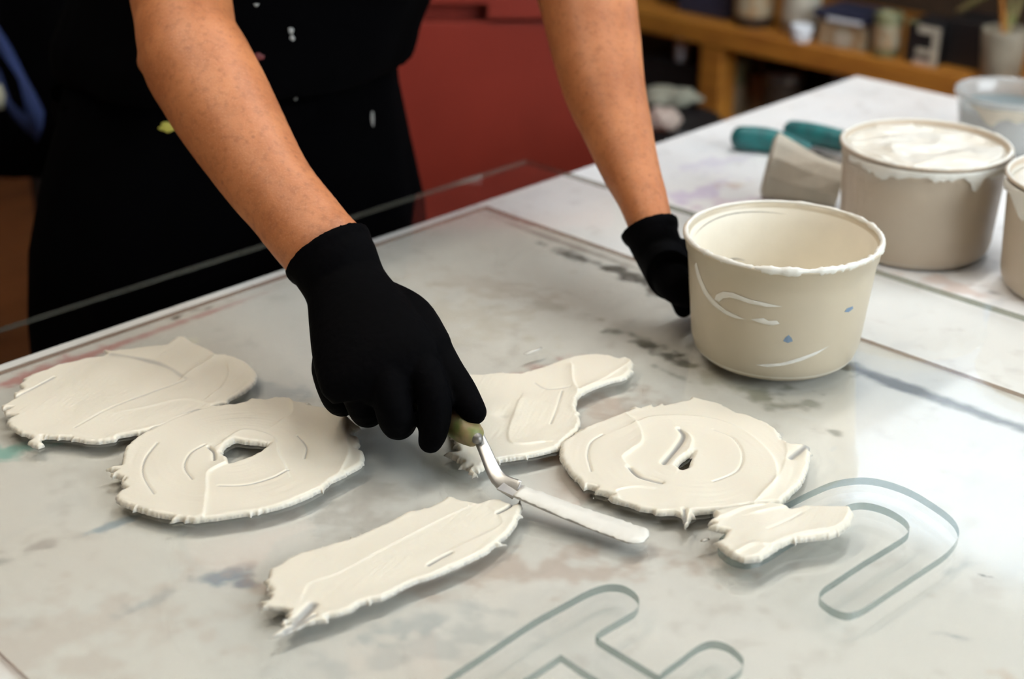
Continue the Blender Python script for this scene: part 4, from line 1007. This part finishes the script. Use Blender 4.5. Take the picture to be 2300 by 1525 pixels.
# under the board ------------------------------------------------------
ZL = 0.455
box_item('storage_crate', 'black crate under the shelf left of the post', 'crate', 1440, 1560, 0.205, M['blk'], s=SS+0.03, dep=0.26, z=ZL, py=200)
jar_item('bottle', 'white plastic bottle standing on the black crate under the shelf', 'bottle', 1532, 34, 0.042, M['white_plastic'], s=SS+0.055, z=ZL+0.205, lid=M['white_plastic'], py=120, taper=.95, lidh=0.018)
def rag(name, label, pxc, pyc, t, rx, ry, rz, m, seed):
    c = atT(pxc, pyc, t); bm = bmesh.new(); bmesh.ops.create_icosphere(bm, subdivisions=4, radius=1.0)
    for v in bm.verts:
        q = 1+0.35*noise.noise(v.co*1.6+Vector((seed,0,0)))+0.12*noise.noise(v.co*5+Vector((seed,3,0)))
        v.co = Vector((v.co.x*rx*q, v.co.y*ry*q, v.co.z*rz*q))+c
    o = finish(name, bm, m, smooth=True); tag(o, label, 'rag'); return o
rag('cloth_rag', 'grey-green crumpled rag below the black crate beside the forearm', 1500, 218, 2.62, 0.055, 0.04, 0.018, M['rag'], 2)
rag('cloth_rag', 'pale pink crumpled rag nearest the forearm under the shelf', 1490, 268, 2.50, 0.03, 0.03, 0.02, M['rag_pink'], 5)
jar_item('jar', 'tall dusty jar right of the shelf post under the board', 'jar', 1652, 60, 0.22, M['jar_green'], s=SS+0.12, z=ZL, py=190, lab=M['label'])
jar_item('jar', 'dusty jar with pale label in the middle under the board', 'jar', 1712, 54, 0.25, M['dkbrown'], s=SS+0.15, z=ZL, py=160, lab=M['label'])
jar_item('paint_tin', 'low dark tin under the board near the table edge', 'tin', 1760, 84, 0.20, M['dkbrown'], s=SS+0.10, z=ZL, py=190, lid=M['dark_steel'])
# stool that carries the two rags
ST = empty('work_stool', Vector((.285,2.5,0))); tag(ST, 'dark round stool carrying rags beside the shelf post', 'stool')
zst = TZ-0.207
bm = bmesh.new(); lathe(bm, [(0,zst-.03),(.095,zst-.03),(.10,zst-.02),(.10,zst-.006),(.094,zst),(0,zst)], (.285,2.5), 40); finish('seat', bm, M['blk'], ST, smooth=False)
for k_ in range(3):
    a = 2.1*k_+.5; e = Vector((math.cos(a), math.sin(a), 0)); c_ = Vector((.285,2.5,0))
    bm = bmesh.new(); tube(bm, [c_+e*.085+Vector((0,0,.012)), c_+e*.06+Vector((0,0,zst-.02))], [.011,.011], n=10, k=2); finish('leg', bm, M['blk'], ST, smooth=True)

# blue-grey bin under the board, seen past the far table corner
bn, bd0, bd1 = box_item('storage_bin', 'blue-grey bin under the shelf beyond the far table corner', 'bin', 1885, 2230, 0.235, M['greyblue'], s=SS+0.05, dep=0.26, z=ZL, py=170)
sdpart('lid', M['greyblue'], bn, SS+0.04, SS+0.32, bd0-0.01, bd1+0.01, ZL+0.235, ZL+0.25)

# ------------------------------------------------------------------ coat stand with black and blue jacket at the far left
JX = atT(20, 150, 2.05)
CS = empty('coat_stand', Vector((JX.x-0.075, JX.y+0.27, 0))); tag(CS, 'black coat stand carrying a jacket at the left edge', 'coat stand')
cx, cy = JX.x-0.075, JX.y+0.27
bm = bmesh.new(); tube(bm, [Vector((cx,cy,0.03)), Vector((cx,cy,1.75))], [0.016,0.014], n=14, k=3); finish('pole', bm, M['blk'], CS, smooth=True)
bm = bmesh.new(); lathe(bm, [(0,0),(0.17,0),(0.17,0.012),(0.03,0.03),(0.02,0.05),(0,0.05)], (cx,cy), 40); finish('base', bm, M['blk'], CS, smooth=True)
for k_ in range(4):
    a = k_*math.pi/2+0.4; e = Vector((math.cos(a), math.sin(a), 0))
    bm = bmesh.new(); tube(bm, [Vector((cx,cy,1.62)), Vector((cx,cy,1.62))+e*0.07+Vector((0,0,0.0)), Vector((cx,cy,1.68))+e*0.10], [0.007,0.007,0.008], n=10); finish('hook', bm, M['blk'], CS, smooth=True)
JK = empty('jacket', Vector((JX.x, JX.y, TZ-0.17))); tag(JK, 'black jacket with blue lining hanging at the far left edge', 'jacket')
bm = bmesh.new(); rows = []
for f, (rx_, ry_, ox) in zip((0,.12,.35,.6,.8,1.0), ((.19,.10,0),(.20,.105,0),(.185,.10,0),(.19,.10,0),(.20,.09,0),(.07,.06,0))):
    z = TZ-0.155+f*0.80; row = []
    for i in range(48):
        a = 2*math.pi*i/48; q = 1+0.10*math.sin(a*7+f*2)*(1-f)+0.04*math.sin(a*13)
        row.append(Vector((JX.x-0.075+rx_*q*math.cos(a), JX.y+0.12+ry_*q*math.sin(a), z+0.02*math.sin(a*2)*(f<.05))))
    rows.append(row)
loft(bm, rows); finish('jacket_body', bm, M['black_cloth'], JK, smooth=True)
# blue lining turned outwards, a folded flap in front
def strip(name, pts, m, parent, t, thick=0.006, bulge=0.012):
    ctr = [atT(x, y, t) for x, y in pts]
    cc = sum(ctr, Vector())/len(ctr); bm = bmesh.new()
    nrm = (CAM-cc).normalized()
    f1 = [bm.verts.new(p) for p in ctr]; f0 = [bm.verts.new(p-nrm*thick) for p in ctr]; m1 = bm.verts.new(cc+nrm*bulge)
    n_ = len(ctr)
    for i in range(n_):
        bm.faces.new((f1[i], f1[(i+1)%n_], m1)); bm.faces.new((f0[i], f0[(i+1)%n_], f1[(i+1)%n_], f1[i]))
    bm.faces.new(f0[::-1])
    return finish(name, bm, m, parent, smooth=True)
strip('lining_flap', [(-40,10),(-2,62),(25,105),(55,165),(82,215),(100,252),(97,285),(83,322),(68,290),(66,245),(50,200),(28,150),(5,110),(-40,60)], M['blue'], JK, 2.03)
strip('lining_flap', [(-30,120),(2,160),(22,225),(52,256),(72,268),(80,312),(55,292),(30,265),(5,225),(-30,190)], M['blue'], JK, 2.045, bulge=0.004)
strip('tag', [(-25,195),(2,188),(12,215),(8,245),(-25,250)], M['rag'], JK, 2.0, bulge=0.003)

# ------------------------------------------------------------------ the worker
SKIN = []
wd = Vector((math.cos(math.radians(25)), math.sin(math.radians(25)), 0)); fd = Vector((wd.y, -wd.x, 0))
def hpt(x, y, h): return Vector((x, y, TZ+h))
def ring_e(c, rw, rd, n=32, w=wd, f=fd, p=2.3):
    out = []
    for i in range(n):
        a = 2*math.pi*i/n; ca, sa = math.cos(a), math.sin(a)
        out.append(c + w*(rw*math.copysign(abs(ca)**(2/p), ca)) + f*(rd*math.copysign(abs(sa)**(2/p), sa)))
    return out
# arms: centre line from the photo, (pixel, distance along the view, half width px, depth ratio)
def arm_path(spec):
    P, Rd = [], []
    for px, py, t, w, k in spec:
        P.append(atT(px, py, t)); rr_ = 0.5*w*t/F; Rd.append((rr_, rr_*k))
    return P, Rd
RW = atT(737, 570, 1.112); RE = atT(425, 95, 1.222)
def tl(px, py, a, b):      # distance between wrist and elbow by place along the arm
    f = ((px-a[0])*(b[0]-a[0])+(py-a[1])*(b[1]-a[1]))/((b[0]-a[0])**2+(b[1]-a[1])**2); return a[2]+(b[2]-a[2])*f
ra_, rb_ = (737,570,1.112), (425,95,1.222)
spec = [(790,655,1.095,178,.75)] + [(x, y, tl(x,y,ra_,rb_), w, k) for x, y, w, k in
        ((737,570,192,.78),(715,548,192,.78),(680,505,194,.80),(643,459,192,.84),(603,409,200,.88),(558,339,217,.92),(502,245,239,.95),(474,195,244,.96),(440,135,246,.98))] + [(418,75,1.228,226,1.0),(411,20,1.245,226,1.0)]
pr, rr_ = arm_path(spec)
R_SH = hpt(-.34,1.37,.50)
pr += [pr[-1].lerp(R_SH, .45), pr[-1].lerp(R_SH, .8), R_SH]; rr_ += [(.047,.049),(.052,.054),(.058,.058)]
la, lb = (1462,505,1.250), (1320,0,1.345)
spec = [(1490,590,1.245,100,1.3)] + [(x, y, tl(x,y,la,lb), w, k) for x, y, w, k in
        ((1463,508,103,1.25),(1441,440,115,1.2),(1416,380,134,1.12),(1387,290,160,1.05),(1358,200,187,1.0),(1338,100,207,.98),(1322,10,219,.97))] + [(1306,-60,1.362,224,1.0)]
pl_, rl_ = arm_path(spec)
L_SH = hpt(.02,1.55,.49)
pl_ += [pl_[-1].lerp(L_SH, .4), pl_[-1].lerp(L_SH, .75), L_SH]; rl_ += [(.046,.047),(.052,.052),(.057,.057)]
bm = bmesh.new()
tube(bm, pr, rr_, n=24, k=4); tube(bm, pl_, rl_, n=24, k=4)
# elbow bump of the bent arm
ball(bm, atT(353, 138, 1.238), 0.0185)
TORSO = [(-.14,-.32,1.505,.16,.115),(-.05,-.32,1.505,.178,.120),(.04,-.312,1.505,.162,.110),(.13,-.30,1.50,.142,.102),(.25,-.25,1.485,.162,.115),(.36,-.19,1.47,.172,.12),(.45,-.165,1.46,.165,.10),(.505,-.16,1.45,.10,.075),(.55,-.155,1.43,.060,.060)]
loft(bm, [ring_e(hpt(x,y,h), a, b) for h, x, y, a, b in TORSO])
tube(bm, [R_SH, hpt(-.165,1.46,.475), L_SH], [.055,.075,.055], n=20)
# neck and head, bent towards the work
nb = hpt(-.155,1.435,.52); hc = hpt(-.125,1.36,.665)
tube(bm, [nb, hpt(-.145,1.405,.60), hc], [.058,.056,.060], n=20)
look = (Vector((hb.x, hb.y, TZ)) - hc).normalized(); look = (look*0.7+fd*0.5+Vector((0,0,0.15))).normalized()
hr = look.cross(Vector((0,0,1))).normalized(); hu = hr.cross(look).normalized()
HM = Matrix((( hr.x, look.x, hu.x, hc.x),(hr.y, look.y, hu.y, hc.y),(hr.z, look.z, hu.z, hc.z),(0,0,0,1)))
def hball(x, y, z, r_, sx=1, sy=1, sz=1, sub=3): bmesh.ops.create_icosphere(bm, subdivisions=sub, radius=1.0, matrix=HM @ Matrix.Translation((x,y,z)) @ Matrix.Diagonal((r_*sx,r_*sy,r_*sz,1)))
hball(0,-.005,.045,.080,.95,1.15,1.0); hball(0,.025,-.02,.062,.98,1.0,1.25); hball(0,.055,-.075,.030,1.1,.9,.8)
hball(0,.094,-.005,.013,.8,1.2,1.9); hball(0,.104,-.022,.012,1.2,1,.9)
hball(.031,.080,.036,.016,1.5,.7,.6); hball(-.031,.080,.036,.016,1.5,.7,.6)
hball(0,.086,-.047,.011,2.0,.8,.45); hball(0,.084,-.056,.010,1.7,.8,.45)
for s_ in (-1,1): hball(s_*.078,-.005,-.005,.018,.45,.9,1.7)
# legs
for s_, kx in ((-1,-.095),(1,.095)):
    hp = hpt(-.32,1.505,-.10)+wd*kx; kn = Vector((hp.x,hp.y,0.48))+wd*kx*.35+fd*.03; an = Vector((hp.x,hp.y,0.09))+wd*kx*.5
    tube(bm, [hp, hp.lerp(kn,.5), kn, kn.lerp(an,.4), an], [.088,.075,.056,.055,.038], n=20)
    tube(bm, [an+Vector((0,0,-.045))-fd*.04, an+Vector((0,0,-.05))+fd*.06, an+Vector((0,0,-.062))+fd*.15], [.034,.036,.026], n=16)
PERSON = finish('person', bm, M['skin'], smooth=True, origin=Vector((-.32,1.505,0)))
remesh(PERSON, 0.0055, 7, 0.5)
tag(PERSON, 'person in black work clothes and black gloves leaning over the table', 'person')
for s_ in (-1,1):
    bm = bmesh.new(); bmesh.ops.create_icosphere(bm, subdivisions=3, radius=1, matrix=HM @ Matrix.Translation((s_*.031,.076,.020)) @ Matrix.Diagonal((.0125,.0085,.0052,1)))
    ey = finish('eye', bm, M['eye'], PERSON, smooth=True)
    bm = bmesh.new(); bmesh.ops.create_icosphere(bm, subdivisions=2, radius=1, matrix=HM @ Matrix.Translation((s_*.031,.0825,.019)) @ Matrix.Diagonal((.0048,.0026,.0048,1)))
    finish('iris', bm, M['hair'], ey, smooth=True)
bm = bmesh.new()
hball(0,-.018,.060,.090,.98,1.14,.98); hball(0,-.055,.01,.075,1.08,.8,1.1)
hairo = finish('hair', bm, M['hair'], PERSON, smooth=True); remesh(hairo, .006, 4)
# shirt, with a loose hem that hangs forward
bm = bmesh.new()
SH = [(.155,-.292,1.482,.180,.150),(.165,-.290,1.482,.184,.153),(.19,-.285,1.482,.186,.152),(.25,-.255,1.485,.186,.140),(.36,-.19,1.47,.190,.14),(.45,-.165,1.46,.185,.118),(.51,-.16,1.45,.12,.092),(.535,-.157,1.44,.075,.075)]
rows = []
for k_, (h, x, y, a, b) in enumerate(SH):
    ro = ring_e(hpt(x,y,h), a, b, 48)
    if k_ < 4: ro = [p_+ (p_-hpt(x,y,h)).normalized()*0.006*math.sin(i*0.8+k_*.3) for i, p_ in enumerate(ro)]
    rows.append(ro)
loft(bm, rows)
def sleeve(sh, el): tube(bm, [sh.lerp(hpt(-.165,1.46,.475),.35), sh, sh.lerp(el,.35), sh.lerp(el,.50)], [.070,.062,.060,.064], n=24, k=4)
sleeve(R_SH, RE); sleeve(L_SH, pl_[8])
SHIRT = finish('shirt', bm, M['black_cloth'], PERSON, smooth=True); remesh(SHIRT, .006, 3)
# trousers
bm = bmesh.new()
loft(bm, [ring_e(hpt(x,y,h), a, b, 48) for h, x, y, a, b in [(-.18,-.325,1.505,.19,.125),(-.10,-.325,1.505,.205,.135),(-.02,-.322,1.505,.200,.135),(.06,-.312,1.505,.182,.126),(.13,-.302,1.50,.164,.116),(.185,-.29,1.495,.154,.110)]])
for s_, kx in ((-1,-.10),(1,.10)):
    hp = hpt(-.325,1.505,-.12)+wd*kx; kn = Vector((hp.x,hp.y,0.48))+wd*kx*.35+fd*.03; an = Vector((hp.x,hp.y,0.075))+wd*kx*.5
    tube(bm, [hp, hp.lerp(kn,.5), kn, kn.lerp(an,.5), an], [.108,.098,.082,.078,.074], n=24)
TR = finish('trousers', bm, M['black_denim'], PERSON, smooth=True); remesh(TR, .007, 3)
# apron over the front, tied at the waist
bm = bmesh.new(); rows = []
AP = [(-.42,-.325,1.505,.232,.160),(-.25,-.325,1.505,.232,.158),(-.10,-.325,1.505,.228,.153),(-.02,-.322,1.505,.220,.150),(.06,-.314,1.505,.200,.140),(.12,-.306,1.50,.182,.130),(.17,-.300,1.50,.172,.124)]
angs = [math.radians(-172+ (344-180+0)*0 + i*(164/40.0)*1.0) for i in range(41)]
angs = [math.radians(8+i*4.1) for i in range(41)]
for h, x, y, a, b in AP:
    o_, i_ = [], []
    for k_, an_ in enumerate(angs):
        fold = 0.004*math.sin(k_*0.9+h*8)*(1 if h < 0 else .3)
        ca, sa = math.cos(an_), math.sin(an_); pp_ = 2.3
        f_ = lambda q: hpt(x,y,h)+wd*((a+q)*math.copysign(abs(ca)**(2/pp_),ca))+fd*((b+q)*abs(sa)**(2/pp_))
        o_.append(f_(.004+fold)); i_.append(f_(fold))
    rows.append(o_+i_[::-1])
loft(bm, rows); APRON = finish('apron', bm, M['black_denim'], PERSON, smooth=True)
bm = bmesh.new(); pts = [hpt(-.305,1.50,.125)+wd*(.186*math.cos(a))+fd*(.136*math.sin(a)) for a in [2*math.pi*i/24 for i in range(24)]]
loft(bm, [[p_+Vector((0,0,-.012)) for p_ in pts], [p_+Vector((0,0,.012)) for p_ in pts]], caps=False); finish('waist_tie', bm, M['black_denim'], APRON)
for s_, kx in ((-1,-.10),(1,.10)):
    b0 = Vector((-.325,1.505,0))+wd*kx*1.5
    bm = bmesh.new(); tube(bm, [b0-fd*.07+Vector((0,0,.055)), b0+fd*.03+Vector((0,0,.06)), b0+fd*.13+Vector((0,0,.047)), b0+fd*.19+Vector((0,0,.040))], [(.046,.05),(.048,.055),(.048,.042),(.040,.034)], n=24, ref=(0,0,1))
    bmesh.ops.bisect_plane(bm, geom=bm.verts[:]+bm.edges[:]+bm.faces[:], plane_co=(0,0,0.002), plane_no=(0,0,-1), clear_outer=True)
    finish('shoe', bm, M['shoe'], PERSON, smooth=True)

# gloves ---------------------------------------------------------------
def glove_mesh(name, builder):
    bm = bmesh.new(); builder(bm)
    o = finish(name, bm, M['glove'], PERSON, smooth=True); remesh(o, .0017, 4, .5); return o
def right_glove(bm):
    # cuff and back of the hand: centre line, (half width, half depth)
    P = [atT(735,566,1.108), atT(752,592,1.104), at(777,645,.104), at(800,700,.096), at(824,762,.088), at(846,815,.079), at(858,846,.072), at(866,872,.064)]
    tube(bm, P, [(.0350,.0285),(.0345,.0280),(.0325,.0245),(.0375,.0225),(.0425,.0210),(.0450,.0185),(.0440,.0165),(.0400,.0140)], n=32, k=5, caps=False)
    ball(bm, P[-1], .016, 1.6, 1.2, .8)
    # rolled cuff edge
    tube(bm, [atT(734,564,1.1085), atT(744,580,1.106)], [(.0372,.0305),(.0362,.0296)], n=32, k=2, caps=False)
    # heel of the thumb
    tube(bm, [at(868,668,.094), at(918,715,.088), at(966,780,.080)], [.014,.0195,.0170], n=18)
    f = {}
    fing = {  # mcp, pip, dip, tip
        'pinky': [(738,825,.068),(757,890,.048),(775,903,.031),(803,880,.026)],
        'ring':  [(795,825,.075),(818,912,.050),(833,924,.030),(860,890,.026)],
        'mid':   [(865,822,.079),(888,936,.051),(902,948,.029),(925,905,.026)],
        'index': [(940,815,.079),(975,900,.060),(974,962,.042),(967,990,.031)],
    }
    rad = {'pinky': (.0130,.0122,.0108,.0088), 'ring': (.0140,.0130,.0114,.0094), 'mid': (.0144,.0134,.0118,.0098), 'index': (.0140,.0128,.0112,.0094)}
    for k_, q in fing.items():
        pts = [at(*p_) for p_ in q]; pts = [pts[0]+(P[3]-pts[0])*0.25] + pts
        tube(bm, pts, [rad[k_][0]]+list(rad[k_]), n=16, k=5)
    # knuckles
    for p_ in ((735,822,.069),(792,818,.077),(862,812,.081),(936,808,.079)): ball(bm, at(*p_), .0115)
    # thumb lying along the handle
    tube(bm, [at(962,775,.078), at(1000,830,.068), at(1035,880,.058), at(1064,925,.050)], [.0165,.0135,.0122,.0098], n=18)
GR = glove_mesh('glove', right_glove)
def left_glove(bm):
    P = [atT(1459,512,1.251), atT(1467,535,1.249), atT(1484,575,1.250), at(1508,622,.058)]
    tube(bm, P, [(.0235,.029),(.0230,.029),(.0215,.031),(.021,.034)], n=28, k=5, caps=False)
    tube(bm, [atT(1458,511,1.252), atT(1464,528,1.25)], [(.0268,.0315),(.0250,.0305)], n=28, k=2, caps=False)
    c = Vector((b1.x, b1.y, 0))
    def around(ang, r_, h): a = math.radians(ang); return Vector((c.x+r_*math.cos(a), c.y+r_*math.sin(a), TZ+h))
    for k_, (h0, ra) in enumerate(((.066,.0098),(.052,.0100),(.038,.0095),(.025,.0085))):
        pts = [P[3].lerp(around(136-k_*2, .103, h0), .35), around(134-k_*3, .101, h0+.004), around(112-k_*2, .0890, h0), around(92-k_, .0860, h0-.004), around(78+k_*2, .0845, h0-.006)]
        tube(bm, pts, [.0135, ra+.002, ra+.0005, ra, ra-.001], n=16, k=4)
    # back of the hand down to the table
    tube(bm, [P[2], at(1514,636,.052), at(1532,655,.040)], [(.021,.028),(.0165,.025),(.0105,.018)], n=24)
    # thumb pointing down beside the tub
    tube(bm, [at(1500,600,.066), at(1520,640,.047), at(1530,672,.032), at(1535,693,.0225)], [.0150,.0112,.0100,.0085], n=18)
GL = glove_mesh('glove', left_glove)

# dried paint specks on the clothes
dg = bpy.context.evaluated_depsgraph_get(); dg.update()
def speck(px, py, rx, ry, m, label):
    best = None
    for o_ in (SHIRT, TR, APRON):
        mw = Matrix.Translation(world_loc(o_)); inv = mw.inverted()
        ok, loc, nor, _ = o_.ray_cast(inv @ CAM, ray(px, py).normalized())
        if ok:
            wl = mw @ loc
            if best is None or (wl-CAM).length < best[0]: best = ((wl-CAM).length, wl, nor, o_)
    if best is None: return
    _, p_, nr_, o_ = best
    u = nr_.cross(Vector((0,0,1))).normalized(); v = nr_.cross(u).normalized(); bm = bmesh.new(); n = 12
    c = bm.verts.new(p_+nr_*.0035); rim = []
    for i in range(n):
        a = 2*math.pi*i/n; q = random.uniform(.6,1.2); rim.append(bm.verts.new(p_+nr_*.0012+u*rx*q*math.cos(a)+v*ry*q*math.sin(a)))
    for i in range(n): bm.faces.new((rim[i], rim[(i+1)%n], c))
    s_ = finish('paint_speck', bm, m, o_, smooth=True); s_['label'] = label
speck(653, 68, .003, .003, M['paint_speck_white'], 'dried white paint speck')
speck(655, 84, .0025, .0035, M['paint_speck_white'], 'dried white paint speck')
speck(575, 10, .003, .002, M['paint_speck_white'], 'dried white paint speck')
speck(580, 126, .005, .005, M['paint_redspeck'], 'dried red paint speck')
speck(374, 286, .009, .006, M['paint_yellow'], 'dried yellow paint blot')
speck(835, 262, .0025, .010, M['paint_speck_white'], 'dried white paint streak')
speck(663, 222, .002, .002, M['paint_speck_white'], 'dried white paint speck')
